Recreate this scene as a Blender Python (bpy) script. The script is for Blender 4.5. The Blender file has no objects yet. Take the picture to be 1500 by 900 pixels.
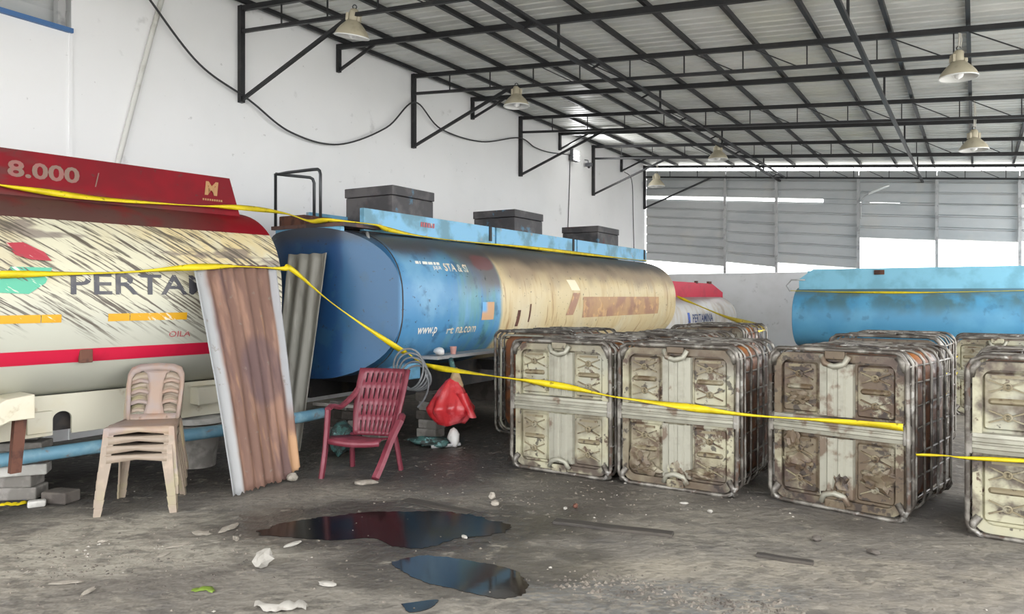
import bpy, bmesh, math, random
from mathutils import Vector, Matrix, noise as mnoise

# ------------------------------------------------------------------ camera, sky, exposure
S = bpy.context.scene
COL = S.collection
cam_d = bpy.data.cameras.new('camera'); cam = bpy.data.objects.new('camera', cam_d); COL.objects.link(cam)
cam.location = (0, 0, 1.6); cam.rotation_euler = (math.radians(90), 0, 0)
cam_d.sensor_width = 36; cam_d.lens = 1100 / 1500 * 36; cam_d.shift_y = -0.01; cam_d.clip_end = 300
S.camera = cam
W = bpy.data.worlds.new('overcast_sky'); S.world = W; W.use_nodes = True
W.node_tree.nodes['Background'].inputs[0].default_value = (0.975, 0.985, 1.0, 1)
W.node_tree.nodes['Background'].inputs[1].default_value = 3.0
S.view_settings.view_transform = 'Standard'; S.view_settings.look = 'None'
S.view_settings.gamma = 1; S.view_settings.use_curve_mapping = False
S.view_settings.exposure = 1.05
S.cycles.adaptive_threshold = .02; S.cycles.max_bounces = 5; S.cycles.diffuse_bounces = 3; S.cycles.glossy_bounces = 2; S.cycles.transmission_bounces = 2

R = random.Random(7)
rad = math.radians

# ------------------------------------------------------------------ mesh builder
class MB:
    def __init__(s): s.v = []; s.f = []
    def add(s, vs, fs):
        o = len(s.v); s.v += [tuple(p) for p in vs]; s.f += [tuple(i + o for i in q) for q in fs]; return s
    def box(s, x0, x1, y0, y1, z0, z1, M=None):
        vs = [Vector((x, y, z)) for x in (x0, x1) for y in (y0, y1) for z in (z0, z1)]
        if M is not None: vs = [M @ p for p in vs]
        return s.add(vs, [(0, 1, 3, 2), (4, 6, 7, 5), (0, 4, 5, 1), (2, 3, 7, 6), (0, 2, 6, 4), (1, 5, 7, 3)])
    def tube(s, pts, r, n=8, closed=False, cap=True, rs=None, squash=1.0):
        pts = [Vector(p) for p in pts]; m = len(pts); o = len(s.v); up = None
        for i, p in enumerate(pts):
            a = pts[(i - 1) % m] if (closed or i > 0) else p
            b = pts[(i + 1) % m] if (closed or i < m - 1) else p
            t = (b - a).normalized()
            if up is None:
                up = Vector((0, 0, 1)) if abs(t.z) < .9 else Vector((1, 0, 0))
            e = up - t * up.dot(t)
            if e.length < 1e-6: e = t.orthogonal()
            e.normalize(); up = e; g = t.cross(e)
            rr = rs[i] if rs else r
            for k in range(n):
                an = 2 * math.pi * (k + .5) / n
                s.v.append(tuple(p + e * math.cos(an) * rr * squash + g * math.sin(an) * rr))
        for i in range(m if closed else m - 1):
            j = (i + 1) % m
            for k in range(n):
                l = (k + 1) % n
                s.f.append((o + i * n + k, o + i * n + l, o + j * n + l, o + j * n + k))
        if cap and not closed:
            s.f.append(tuple(o + k for k in reversed(range(n)))); s.f.append(tuple(o + (m - 1) * n + k for k in range(n)))
        return s
    def bar(s, a, b, w, h=None):            # rectangular section bar, h measured upwards
        a = Vector(a); b = Vector(b); h = h or w; t = (b - a).normalized()
        up = Vector((0, 0, 1)) if abs(t.z) < .95 else Vector((1, 0, 0))
        g = t.cross(up).normalized(); e = g.cross(t)
        vs = [p + g * w / 2 * i + e * h / 2 * j for p in (a, b) for i, j in ((-1, -1), (1, -1), (1, 1), (-1, 1))]
        return s.add(vs, [(3, 2, 1, 0), (4, 5, 6, 7), (0, 1, 5, 4), (1, 2, 6, 5), (2, 3, 7, 6), (3, 0, 4, 7)])
    def lathe(s, prof, n=20, c=(0, 0, 0), cap=False):
        o = len(s.v)
        for r, z in prof:
            for k in range(n):
                a = 2 * math.pi * k / n
                s.v.append((c[0] + r * math.cos(a), c[1] + r * math.sin(a), c[2] + z))
        for i in range(len(prof) - 1):
            for k in range(n):
                l = (k + 1) % n
                s.f.append((o + i * n + k, o + i * n + l, o + (i + 1) * n + l, o + (i + 1) * n + k))
        if cap:
            s.f.append(tuple(o + k for k in reversed(range(n)))); s.f.append(tuple(o + (len(prof) - 1) * n + k for k in range(n)))
        return s
    def grid(s, rows, closed=False):
        o = len(s.v); n = len(rows[0])
        for r in rows: s.v += [tuple(p) for p in r]
        for i in range(len(rows) - 1):
            for k in range(n if closed else n - 1):
                l = (k + 1) % n
                s.f.append((o + i * n + k, o + i * n + l, o + (i + 1) * n + l, o + (i + 1) * n + k))
        return s
    def prism(s, poly, M, depth):           # polygon in local xy, thickened along local z by depth
        n = len(poly)
        vs = [M @ Vector((x, y, 0)) for x, y in poly] + [M @ Vector((x, y, depth)) for x, y in poly]
        return s.add(vs, [tuple(reversed(range(n))), tuple(range(n, 2 * n))] + [(i, (i + 1) % n, n + (i + 1) % n, n + i) for i in range(n)])
    def data(s, name, mat, smooth=False):
        me = bpy.data.meshes.new(name); me.from_pydata(s.v, [], s.f)
        bm = bmesh.new(); bm.from_mesh(me); bmesh.ops.recalc_face_normals(bm, faces=bm.faces); bm.to_mesh(me); bm.free()
        if smooth is not False:
            me.shade_smooth()
            if smooth is not True: me.set_sharp_from_angle(angle=rad(smooth))
        if mat: me.materials.append(mat)
        me.update(); return me
    def build(s, name, mat, parent=None, smooth=False, bevel=0, solid=0):
        o = bpy.data.objects.new(name, s.data(name, mat, smooth)); COL.objects.link(o)
        if parent: o.parent = parent
        if solid:
            m = o.modifiers.new('solidify', 'SOLIDIFY'); m.thickness = solid; m.offset = 0
        if bevel:
            m = o.modifiers.new('bevel', 'BEVEL'); m.width = bevel; m.segments = 2; m.limit_method = 'ANGLE'
        return o

def tag(o, label=None, cat=None, group=None, kind=None):
    if label: o['label'] = label
    if cat: o['category'] = cat
    if group: o['group'] = group
    if kind: o['kind'] = kind
    return o
def empty(name, loc, rz=0, label=None, cat=None, group=None, kind=None):
    o = bpy.data.objects.new(name, None); COL.objects.link(o); o.location = loc; o.rotation_euler = (0, 0, rz); o.empty_display_size = .2
    return tag(o, label, cat, group, kind)
def linkcopy(name, me, parent=None, loc=None, rot=None, scale=None):
    o = bpy.data.objects.new(name, me); COL.objects.link(o)
    if parent: o.parent = parent
    if loc is not None: o.location = loc
    if rot is not None: o.rotation_euler = rot
    if scale is not None: o.scale = scale
    return o
def copy_tree(o, parent=None):
    c = o.copy(); COL.objects.link(c); c.parent = parent
    for ch in list(o.children): copy_tree(ch, c)
    return c
def spline(pts, k=8):
    pts = [Vector(p) for p in pts]; out = []
    for i in range(len(pts) - 1):
        p0 = pts[max(i - 1, 0)]; p1 = pts[i]; p2 = pts[i + 1]; p3 = pts[min(i + 2, len(pts) - 1)]
        for j in range(k):
            t = j / k
            out.append(.5 * ((2 * p1) + (p2 - p0) * t + (2 * p0 - 5 * p1 + 4 * p2 - p3) * t * t + (3 * p1 - p0 - 3 * p2 + p3) * t ** 3))
    out.append(pts[-1]); return out
def rrect(x0, x1, z0, z1, r, k=5):
    out = []
    for cx, cz, a0 in ((x1 - r, z1 - r, 0), (x0 + r, z1 - r, 90), (x0 + r, z0 + r, 180), (x1 - r, z0 + r, 270)):
        for i in range(k + 1):
            a = rad(a0 + 90 * i / k); out.append((cx + r * math.cos(a), cz + r * math.sin(a)))
    return out

# ------------------------------------------------------------------ materials
MATS = {}
def lin(c):
    return tuple(((x / 255) / 12.92 if x / 255 <= .04045 else ((x / 255 + .055) / 1.055) ** 2.4) for x in c)
def mat(name, base, rough=.6, metal=0.0, layers=(), bump=None, spec=.5, trans=0, emit=None, rough_layers=False, coat=0):
    """base and layer colours in 0-255 sRGB. A layer is a dict(c, scale, lo, hi, detail, st (stretch), rot, k, masks)."""
    m = bpy.data.materials.new(name); m.use_nodes = True; MATS[name] = m
    nt = m.node_tree; N = nt.nodes; L = nt.links; b = N['Principled BSDF']
    b.inputs['Roughness'].default_value = rough; b.inputs['Metallic'].default_value = metal
    b.inputs['Specular IOR Level'].default_value = spec; b.inputs['Base Color'].default_value = lin(base) + (1,)
    if coat: b.inputs['Coat Weight'].default_value = coat
    if trans: b.inputs['Transmission Weight'].default_value = trans
    if emit: b.inputs['Emission Color'].default_value = lin(emit[0]) + (1,); b.inputs['Emission Strength'].default_value = emit[1]
    if not layers and not bump: return m
    tc = N.new('ShaderNodeTexCoord'); co = tc.outputs['Object']
    sep = None; cur = None
    def math_(op, a, bb, clamp=False):
        n = N.new('ShaderNodeMath'); n.operation = op; n.use_clamp = clamp
        for i, q in enumerate((a, bb)):
            if q is None: continue
            if isinstance(q, (int, float)): n.inputs[i].default_value = q
            else: L.new(q, n.inputs[i])
        return n.outputs[0]
    def noise(scale, detail=4, st=(1, 1, 1), rot=None, rough_=.55, off=(0, 0, 0)):
        mp = N.new('ShaderNodeMapping'); mp.vector_type = 'POINT'
        src = co
        if rot:
            m0 = N.new('ShaderNodeMapping'); m0.inputs['Rotation'].default_value = rot; L.new(src, m0.inputs[0]); src = m0.outputs[0]
        mp.inputs['Scale'].default_value = st; mp.inputs['Location'].default_value = off; L.new(src, mp.inputs[0])
        n = N.new('ShaderNodeTexNoise'); n.inputs['Scale'].default_value = scale; n.inputs['Detail'].default_value = min(detail, 4)
        n.inputs['Roughness'].default_value = rough_; L.new(mp.outputs[0], n.inputs['Vector']); return n.outputs['Fac']
    def ramp(x, lo, hi):
        n = N.new('ShaderNodeMapRange'); n.interpolation_type = 'SMOOTHSTEP'
        n.inputs['From Min'].default_value = lo; n.inputs['From Max'].default_value = hi; L.new(x, n.inputs['Value']); return n.outputs[0]
    def xyz():
        nonlocal sep
        if sep is None:
            sep = N.new('ShaderNodeSeparateXYZ'); L.new(co, sep.inputs[0])
        return sep.outputs
    cur_col = None; rr = None
    for li, ly in enumerate(layers):
        fac = None
        if 'scale' in ly:
            fac = ramp(noise(ly['scale'], ly.get('detail', 4), ly.get('st', (1, 1, 1)), ly.get('rot'), ly.get('rg', .55), ly.get('off', (li * 3.1, li * 1.7, li * 5.3))), ly.get('lo', .45), ly.get('hi', .6))
        for mk in ly.get('masks', ()):
            wob = mk[-1] if isinstance(mk[-1], tuple) else None
            if mk[0] in 'xyzs':
                if mk[0] == 's':            # x sheared by height: x - k z
                    v = math_('SUBTRACT', xyz()[0], math_('MULTIPLY', xyz()[2], mk[1])); mk = ('x',) + mk[2:]
                else: v = xyz()['xyz'.index(mk[0])]
                if wob:
                    nz = noise(wob[0], 2, wob[2] if len(wob) > 2 else (1, 1, 1)); v = math_('ADD', v, math_('MULTIPLY', math_('SUBTRACT', nz, .5), wob[1]))
                f = ramp(v, mk[1], mk[2])
            elif mk[0] == 'ell':                       # ellipse cx, cy, rx, ry in the xy plane: 1 inside, soft rim
                _, cx, cy, rx, ry = mk[:5]
                dx = math_('DIVIDE', math_('SUBTRACT', xyz()[0], cx), rx); dy = math_('DIVIDE', math_('SUBTRACT', xyz()[1], cy), ry)
                q = math_('ADD', math_('MULTIPLY', dx, dx), math_('MULTIPLY', dy, dy))
                if wob: q = math_('ADD', q, math_('MULTIPLY', math_('SUBTRACT', noise(wob[0], 2), .5), wob[1]))
                f = ramp(q, 1.25, .55) if True else q
            elif mk[0] == 'exz':
                _, cx, cz, rx, rz = mk[:5]
                dx = math_('DIVIDE', math_('SUBTRACT', xyz()[0], cx), rx); dy = math_('DIVIDE', math_('SUBTRACT', xyz()[2], cz), rz)
                q = math_('ADD', math_('MULTIPLY', dx, dx), math_('MULTIPLY', dy, dy))
                if wob: q = math_('ADD', q, math_('MULTIPLY', math_('SUBTRACT', noise(wob[0], 2), .5), wob[1]))
                f = ramp(q, 1.25, .55)
            fac = f if fac is None else math_('MULTIPLY', fac, f)
        if ly.get('k', 1) != 1: fac = math_('MULTIPLY', fac, ly.get('k', 1))
        mx = N.new('ShaderNodeMix'); mx.data_type = 'RGBA'
        if cur_col is None: mx.inputs['A'].default_value = lin(base) + (1,)
        else: L.new(cur_col, mx.inputs['A'])
        mx.inputs['B'].default_value = lin(ly['c']) + (1,)
        L.new(fac, mx.inputs['Factor']); cur_col = mx.outputs['Result']
        if 'r' in ly:
            mr = N.new('ShaderNodeMix'); mr.data_type = 'FLOAT'
            if rr is None: mr.inputs['A'].default_value = rough
            else: L.new(rr, mr.inputs['A'])
            mr.inputs['B'].default_value = ly['r']; L.new(fac, mr.inputs['Factor']); rr = mr.outputs['Result']
    if cur_col is not None: L.new(cur_col, b.inputs['Base Color'])
    if rr is not None: L.new(rr, b.inputs['Roughness'])
    if bump:
        bn = N.new('ShaderNodeBump'); bn.inputs['Strength'].default_value = bump[1]; bn.inputs['Distance'].default_value = bump[2] if len(bump) > 2 else .01
        L.new(noise(bump[0], 2), bn.inputs['Height']); L.new(bn.outputs[0], b.inputs['Normal'])
    return m

mat('plaster', (238, 238, 238), .85, layers=[dict(c=(226, 227, 227), scale=.5, lo=.4, hi=.75, k=.6), dict(c=(150, 150, 146), scale=3, lo=.66, hi=.76, k=.3), dict(c=(96, 92, 88), scale=11, lo=.73, hi=.77, detail=2, k=.25), dict(c=(235, 235, 233), scale=1.3, lo=.5, hi=.7, k=.4)])
mat('low_wall', (228, 228, 228), .85, layers=[dict(c=(206, 206, 202), scale=1.2, lo=.45, hi=.75, k=.6), dict(c=(120, 118, 112), scale=5, lo=.62, hi=.75, k=.4)])
mat('concrete_floor', (126, 121, 112), .75, layers=[
    dict(c=(108, 103, 96), scale=.55, lo=.42, hi=.6, detail=6),
    dict(c=(143, 137, 125), scale=1.1, lo=.5, hi=.72, detail=8, k=.75),
    dict(c=(94, 91, 88), scale=2.3, lo=.52, hi=.7, detail=8, st=(1, 1.7, 1), k=.7),
    dict(c=(155, 150, 138), masks=[('ell', -2.7, 5.0, 1.6, .75, (1.3, 1.5))], scale=2.2, lo=.3, hi=.55, detail=8, k=.85),
    dict(c=(153, 145, 130), masks=[('ell', 1.4, 4.2, 1.7, .42, (1.5, 1.6))], scale=1.7, lo=.35, hi=.6, detail=8, k=.65),
    dict(c=(74, 69, 65), masks=[('ell', 1.9, 7.2, 3.6, 2.1, (1.1, 1.1))], scale=1.3, lo=.3, hi=.6, detail=6, k=.9, r=.5),
    dict(c=(59, 55, 51), masks=[('ell', -1.5, 8.6, 4.4, 2.3, (1.2, .9))], scale=1.3, lo=.22, hi=.5, detail=6, k=.95, r=.5),
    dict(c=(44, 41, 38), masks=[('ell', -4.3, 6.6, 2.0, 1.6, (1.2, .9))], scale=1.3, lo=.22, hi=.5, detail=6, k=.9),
    dict(c=(50, 47, 43), masks=[('ell', -.75, 5.3, 1.5, .66, (1.6, 1.3))], scale=2, lo=.25, hi=.5, k=.85, r=.35),
    dict(c=(59, 56, 51), masks=[('ell', -.2, 4.45, .9, .5, (1.6, 1.3))], scale=2, lo=.25, hi=.5, k=.7, r=.4),
    dict(c=(104, 104, 102), masks=[('ell', .75, 4.0, .95, .26, (2, 1.4))], scale=16, lo=.42, hi=.56, st=(1, 2.2, 1), k=.8),
    dict(c=(84, 80, 74), scale=5.5, lo=.5, hi=.62, detail=8, rg=.7, st=(1, 1.5, 1), k=.6),
    dict(c=(148, 142, 130), scale=7, lo=.58, hi=.66, detail=8, rg=.7, k=.55),
    dict(c=(67, 65, 63), scale=17, lo=.6, hi=.72, detail=6, k=.5),
    dict(c=(150, 145, 136), scale=26, lo=.68, hi=.76, detail=4, k=.6)], bump=(14, .6, .03))
mat('bounce_ground', (190, 188, 182), .9)  # unseen ground outside, made pale to bounce light onto roof and wall
mat('puddle_water', (38, 34, 30), .06, spec=.5, bump=(6, .03, .01))
mat('puddle_oil', (24, 22, 21), .13, spec=.14, bump=(5, .05, .01))
mat('roof_zinc', (220, 221, 217), .5, .05, layers=[dict(c=(200, 201, 197), scale=.8, lo=.4, hi=.65, k=.8), dict(c=(212, 212, 196), scale=.45, lo=.5, hi=.7, k=.6)])
mat('clad_zinc', (188, 190, 190), .5, .05, layers=[dict(c=(168, 172, 174), scale=.7, lo=.4, hi=.7, st=(1, 1, 2.5), k=.8), dict(c=(196, 194, 188), scale=1.4, lo=.55, hi=.7, k=.5)])
mat('black_steel', (34, 34, 36), .5, .1, layers=[dict(c=(62, 60, 60), scale=5, lo=.5, hi=.75, k=.6)])
mat('grey_steel', (176, 176, 176), .5, .2, layers=[dict(c=(110, 110, 110), scale=6, lo=.5, hi=.7, k=.6)])
mat('blue_frame', (70, 110, 160), .5)
mat('white_pipe', (212, 211, 206), .6, layers=[dict(c=(180, 178, 170), scale=4, lo=.5, hi=.7)])
mat('cable_black', (52, 52, 54), .6)
mat('cable_white', (190, 186, 176), .6)
mat('lamp_shell', (176, 168, 146), .5, layers=[dict(c=(140, 132, 112), scale=7, lo=.5, hi=.7, k=.6)])
mat('lamp_inner', (225, 225, 222), .35)
mat('bulb_glass', (240, 240, 238), .2)
mat('flood_body', (90, 92, 96), .5)
mat('flood_lit', (255, 255, 255), .4, emit=((255, 255, 255), 25))
# tank 1
mat('tank_cream', (200, 196, 172), .45, layers=[
    dict(c=(180, 181, 170), masks=[('z', 1.75, 1.35, (3, .3))], k=.85),
    dict(c=(170, 150, 110), scale=1.6, lo=.45, hi=.65, masks=[('z', 1.55, 1.9)], k=.6),
    dict(c=(205, 183, 128), scale=2.2, lo=.45, hi=.65, masks=[('x', 2.8, 3.8), ('z', 1.7, 1.95)], k=.7),
    dict(c=(120, 108, 104), scale=1.5, lo=.56, hi=.62, st=(.7, 1, 3), masks=[('z', 1.72, 1.95)], k=.8),
    dict(c=(92, 84, 74), scale=7, lo=.55, hi=.60, detail=5, st=(.22, .2, 4.6), rot=(0, rad(-34), 0), masks=[('z', 1.28, 1.62, (1.2, 1.3))], rg=.65),
    dict(c=(84, 77, 68), scale=12, lo=.55, hi=.60, detail=4, st=(.2, .2, 4.8), rot=(0, rad(-31), 0), masks=[('z', 1.2, 1.6, (2.1, 1.2))], rg=.6, k=.9),
    dict(c=(150, 128, 96), scale=3, lo=.5, hi=.7, masks=[('z', 1.0, .8)], k=.5)])
mat('tank_red', (108, 14, 24), .62, spec=.2, layers=[
    dict(c=(122, 10, 24), scale=1.5, lo=.45, hi=.6), dict(c=(84, 62, 56), scale=1.3, lo=.3, hi=.5, masks=[('z', 2.5, 2.36, (3, .2)), ('x', 4.6, 3.6, (2, .6))], k=.95),
    dict(c=(86, 50, 48), scale=3, lo=.42, hi=.6, st=(.7, 1, 2), masks=[('x', 3.3, 2.5, (2, .8))], k=.85), dict(c=(70, 48, 44), scale=12, lo=.62, hi=.7, k=.5)])
mat('stripe_red', (196, 28, 62), .45, layers=[dict(c=(160, 20, 48), scale=3, lo=.5, hi=.7, k=.6)])
SCR = [dict(c=(88, 80, 72), scale=5.5, lo=.56, hi=.60, detail=5, st=(.45, .2, 4.2), rot=(0, rad(-36), 0), rg=.65, off=(12.4, 6.8, 21.2)), dict(c=(225, 222, 206), scale=8, lo=.6, hi=.64, detail=5, st=(.5, .2, 3), rot=(0, rad(-36), 0), k=.8)]
mat('letter_dark', (72, 72, 78), .5, layers=[dict(c=(110, 106, 104), scale=6, lo=.5, hi=.7, k=.6), SCR[1]])
mat('logo_red', (164, 54, 66), .5, layers=SCR)
mat('logo_green', (84, 172, 142), .5, layers=SCR)
mat('logo_blue', (60, 90, 170), .5, layers=SCR)
mat('dash_orange', (206, 154, 20), .5, layers=[SCR[1], dict(c=(200, 140, 20), scale=9, lo=.55, hi=.7, k=.6)])
mat('letter_red', (170, 84, 88), .5, layers=[dict(c=(226, 222, 206), scale=14, lo=.5, hi=.6, k=.7)])
mat('letter_beige', (122, 96, 84), .6, layers=[dict(c=(140, 84, 80), scale=9, lo=.48, hi=.62, k=.8)])
mat('letter_gold', (160, 116, 66), .5, layers=[dict(c=(170, 80, 70), scale=16, lo=.55, hi=.65, k=.7)])
mat('cream_steel', (200, 196, 178), .5, layers=[dict(c=(196, 186, 158), scale=2.5, lo=.45, hi=.7, k=.7), dict(c=(150, 130, 100), scale=6, lo=.62, hi=.72, k=.6)])
mat('brown_rust', (98, 62, 48), .8, layers=[dict(c=(70, 44, 36), scale=8, lo=.45, hi=.6)])
# tank 2
mat('tank_blue', (76, 134, 176), .42, layers=[
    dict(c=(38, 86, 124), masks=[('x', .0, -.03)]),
    dict(c=(28, 66, 108), masks=[('x', -.29, -.312)]),  # flat nose face: shade from the neighbouring tank painted into the blue
    dict(c=(122, 168, 194), scale=1.4, lo=.45, hi=.65, masks=[('x', 0, .1)], k=.6),
    dict(c=(96, 148, 148), scale=3, lo=.42, hi=.62, st=(2.5, 1, .35), masks=[('x', .6, 1.3)], k=.8),
    dict(c=(46, 84, 112), scale=4, lo=.56, hi=.68, detail=6, k=.6),
    dict(c=(206, 188, 146), masks=[('x', 1.98, 2.08, (4, .08))]),
    dict(c=(182, 150, 98), scale=4, lo=.45, hi=.7, st=(1.6, 1, .3), masks=[('x', 2.0, 2.08)], k=.6),
    dict(c=(212, 204, 178), scale=1.1, lo=.5, hi=.68, st=(1, 1, .5), masks=[('x', 2.1, 2.6), ('z', 1.75, 1.3)], k=.8),
    dict(c=(140, 96, 50), scale=5, lo=.6, hi=.7, st=(3, 1, .3), masks=[('x', 2.0, 2.08)], k=.6),
    dict(c=(104, 96, 94), masks=[('x', .9, 1.7, (1.4, .8)), ('z', 1.55, 1.8, (1.5, .6)), ('x', 2.08, 1.98)], k=.9),
    dict(c=(150, 132, 112), masks=[('x', 1.9, 2.4), ('z', 1.72, 1.95, (1.3, .6))], k=.85),
    dict(c=(74, 68, 64), masks=[('z', 1.95, 2.2, (1.6, .35)), ('x', -.02, .1)], k=.92),
    dict(c=(58, 60, 62), masks=[('z', 2.12, 2.3, (2, .2))], k=.85),
    dict(c=(124, 62, 62), masks=[('exz', 1.75, 2.03, .26, .1, (5, 1.8))], k=.5),
    dict(c=(40, 42, 44), scale=18, lo=.66, hi=.72, detail=3, k=.7)])
mat('fin_blue', (118, 176, 210), .45, layers=[dict(c=(86, 128, 140), scale=3, lo=.45, hi=.65, k=.8), dict(c=(150, 140, 130), scale=7, lo=.62, hi=.7, k=.7)])
mat('hatch_black', (62, 60, 62), .6, layers=[dict(c=(96, 92, 92), scale=3, lo=.45, hi=.65, k=.8), dict(c=(96, 40, 40), scale=2.4, lo=.6, hi=.68, k=.7), dict(c=(74, 122, 150), scale=3.7, lo=.62, hi=.7, k=.8)])
mat('rail_dark', (58, 60, 62), .4, .4)
mat('plate_rust', (96, 70, 62), .7, layers=[dict(c=(60, 52, 52), scale=5, lo=.45, hi=.6)])
mat('letter_white', (232, 228, 216), .5, layers=[dict(c=(170, 190, 200), scale=14, lo=.5, hi=.65, k=.5)])
mat('letter_worn', (224, 206, 176), .5, layers=[dict(c=(120, 160, 176), scale=14, lo=.45, hi=.6, k=.7)])
mat('patch_tan', (196, 156, 118), .6, layers=[dict(c=(110, 170, 214), masks=[('x', 1.72, 1.62, (3, .1)), ('z', 1.38, 1.44)])])
mat('imprint_brown', (184, 148, 110), .55, layers=[dict(c=(164, 126, 104), scale=3, lo=.4, hi=.6), dict(c=(210, 170, 120), scale=6, lo=.55, hi=.65, k=.7)])
mat('patch_cream', (238, 226, 196), .5)
# tank 3, 4
mat('tank_pale', (196, 194, 190), .4, layers=[dict(c=(150, 132, 110), masks=[('x', 2.4, 2.9), ('x', 3.4, 3.1)], scale=2, lo=.35, hi=.6, k=.8), dict(c=(180, 168, 146), scale=3, lo=.45, hi=.65, st=(2, 1, .4), k=.7), dict(c=(120, 110, 104), masks=[('z', 1.35, 1.6, (2, .2))], k=.7)])
mat('letter_navy', (58, 70, 112), .5)
mat('tank_skyblue', (78, 146, 184), .45, layers=[dict(c=(96, 162, 196), scale=1.2, lo=.45, hi=.65, k=.7), dict(c=(78, 108, 112), scale=2.3, lo=.38, hi=.6, detail=7, st=(1, 1, .5), masks=[('z', 1.1, 1.6, (1.5, .8))], k=.9), dict(c=(96, 108, 104), masks=[('z', 1.55, 1.75)], k=.7), dict(c=(60, 110, 140), scale=5, lo=.6, hi=.7, k=.5)])
mat('fin_skyblue', (128, 192, 216), .45, layers=[dict(c=(104, 160, 180), scale=2, lo=.45, hi=.65, k=.7)])
# plastics, sheets, misc
mat('chair_beige', (146, 124, 109), .5, layers=[dict(c=(138, 127, 124), scale=4, lo=.42, hi=.62, k=.8), dict(c=(176, 162, 126), scale=3, lo=.5, hi=.65, masks=[('z', .5, .3)], k=.7), dict(c=(150, 116, 96), scale=9, lo=.58, hi=.7, k=.6)])
mat('chair_beige_pale', (140, 126, 111), .5, layers=[dict(c=(146, 142, 100), scale=3, lo=.5, hi=.65, k=.5), dict(c=(170, 150, 132), scale=7, lo=.55, hi=.7, k=.6)])
mat('chair_maroon', (112, 46, 58), .42, layers=[dict(c=(134, 74, 84), scale=5, lo=.5, hi=.7, k=.55), dict(c=(92, 38, 48), scale=11, lo=.55, hi=.7, k=.6)])
mat('sheet_rust', (112, 84, 72), .75, layers=[
    dict(c=(150, 116, 98), scale=3, lo=.45, hi=.62, st=(3, 1, .35), k=.8), dict(c=(92, 70, 68), scale=2.6, lo=.48, hi=.66, st=(3, 1, .4), k=.8),
    dict(c=(168, 128, 92), scale=5, lo=.58, hi=.72, st=(4, 1, .3), k=.35), dict(c=(84, 66, 70), masks=[('exz', .18, .95, .22, .3, (2, .9))], k=.6),
    dict(c=(158, 161, 162), masks=[('s', .062, -.25, -.30, (3, .07))], k=.9), dict(c=(156, 160, 164), masks=[('s', .062, .325, .355, (3, .04)), ('z', .45, .7)], k=.85),
    dict(c=(190, 150, 112), masks=[('exz', .36, .12, .08, .3, (6, .6))], k=.8), dict(c=(120, 110, 100), scale=14, lo=.64, hi=.72, k=.6)])
mat('sheet_grey', (140, 138, 130), .65, .1, layers=[dict(c=(112, 108, 100), scale=3, lo=.45, hi=.6, st=(3, 1, .4), k=.8), dict(c=(170, 168, 160), scale=4, lo=.55, hi=.7, st=(4, 1, .3), k=.8)])
mat('pipe_blue', (104, 150, 172), .5, layers=[dict(c=(136, 172, 186), scale=6, lo=.45, hi=.65, k=.7), dict(c=(130, 112, 96), scale=9, lo=.6, hi=.7, k=.7)])
mat('block_grey', (142, 138, 132), .9, layers=[dict(c=(108, 104, 98), scale=6, lo=.45, hi=.62, k=.8)], bump=(30, .4))
mat('block_pale', (186, 184, 178), .9, layers=[dict(c=(150, 148, 142), scale=6, lo=.45, hi=.62, k=.8)], bump=(30, .4))
mat('block_dark', (92, 86, 80), .9, layers=[dict(c=(68, 62, 58), scale=6, lo=.45, hi=.62, k=.8)], bump=(30, .4))
mat('stone', (150, 143, 132), .9, layers=[dict(c=(118, 110, 100), scale=9, lo=.45, hi=.62, k=.8)], bump=(30, .5))
mat('stone_white', (158, 154, 146), .8, layers=[dict(c=(126, 121, 113), scale=9, lo=.5, hi=.65, k=.8)])
mat('gravel', (122, 114, 104), .9, layers=[dict(c=(82, 76, 70), scale=4, lo=.42, hi=.6), dict(c=(170, 165, 156), scale=3, lo=.62, hi=.66)])
mat('wood_dark', (58, 54, 50), .8, layers=[dict(c=(80, 74, 67), scale=4, lo=.45, hi=.65, st=(.4, 4, 4), k=.8), dict(c=(52, 48, 46), scale=6, lo=.55, hi=.7, k=.6)])
mat('leaf_green', (104, 126, 44), .6)
mat('tape_yellow', (214, 192, 20), .5, layers=[dict(c=(186, 164, 8), scale=7, lo=.45, hi=.65, k=.6), dict(c=(96, 88, 20), scale=16, lo=.64, hi=.7, k=.7)])
mat('bag_red', (206, 52, 58), .3, layers=[dict(c=(226, 110, 116), scale=6, lo=.5, hi=.66, k=.7), dict(c=(170, 24, 34), scale=9, lo=.52, hi=.66, k=.7)], spec=.6)
mat('bag_beige', (190, 164, 128), .6, layers=[dict(c=(160, 130, 96), scale=12, lo=.5, hi=.65, k=.7)])
mat('cup_white', (222, 220, 216), .5, layers=[dict(c=(170, 164, 160), scale=9, lo=.5, hi=.65, k=.6)])
mat('cup_pink', (190, 140, 130), .5)
mat('hose_grey', (104, 106, 108), .5, layers=[dict(c=(140, 142, 144), scale=9, lo=.5, hi=.7, k=.6)])
mat('tarp_teal', (60, 96, 92), .6, layers=[dict(c=(40, 48, 46), scale=12, lo=.42, hi=.56), dict(c=(110, 150, 150), scale=16, lo=.58, hi=.66)])
mat('chassis_dark', (44, 42, 42), .7, layers=[dict(c=(70, 62, 56), scale=5, lo=.5, hi=.65, k=.7)])
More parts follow.
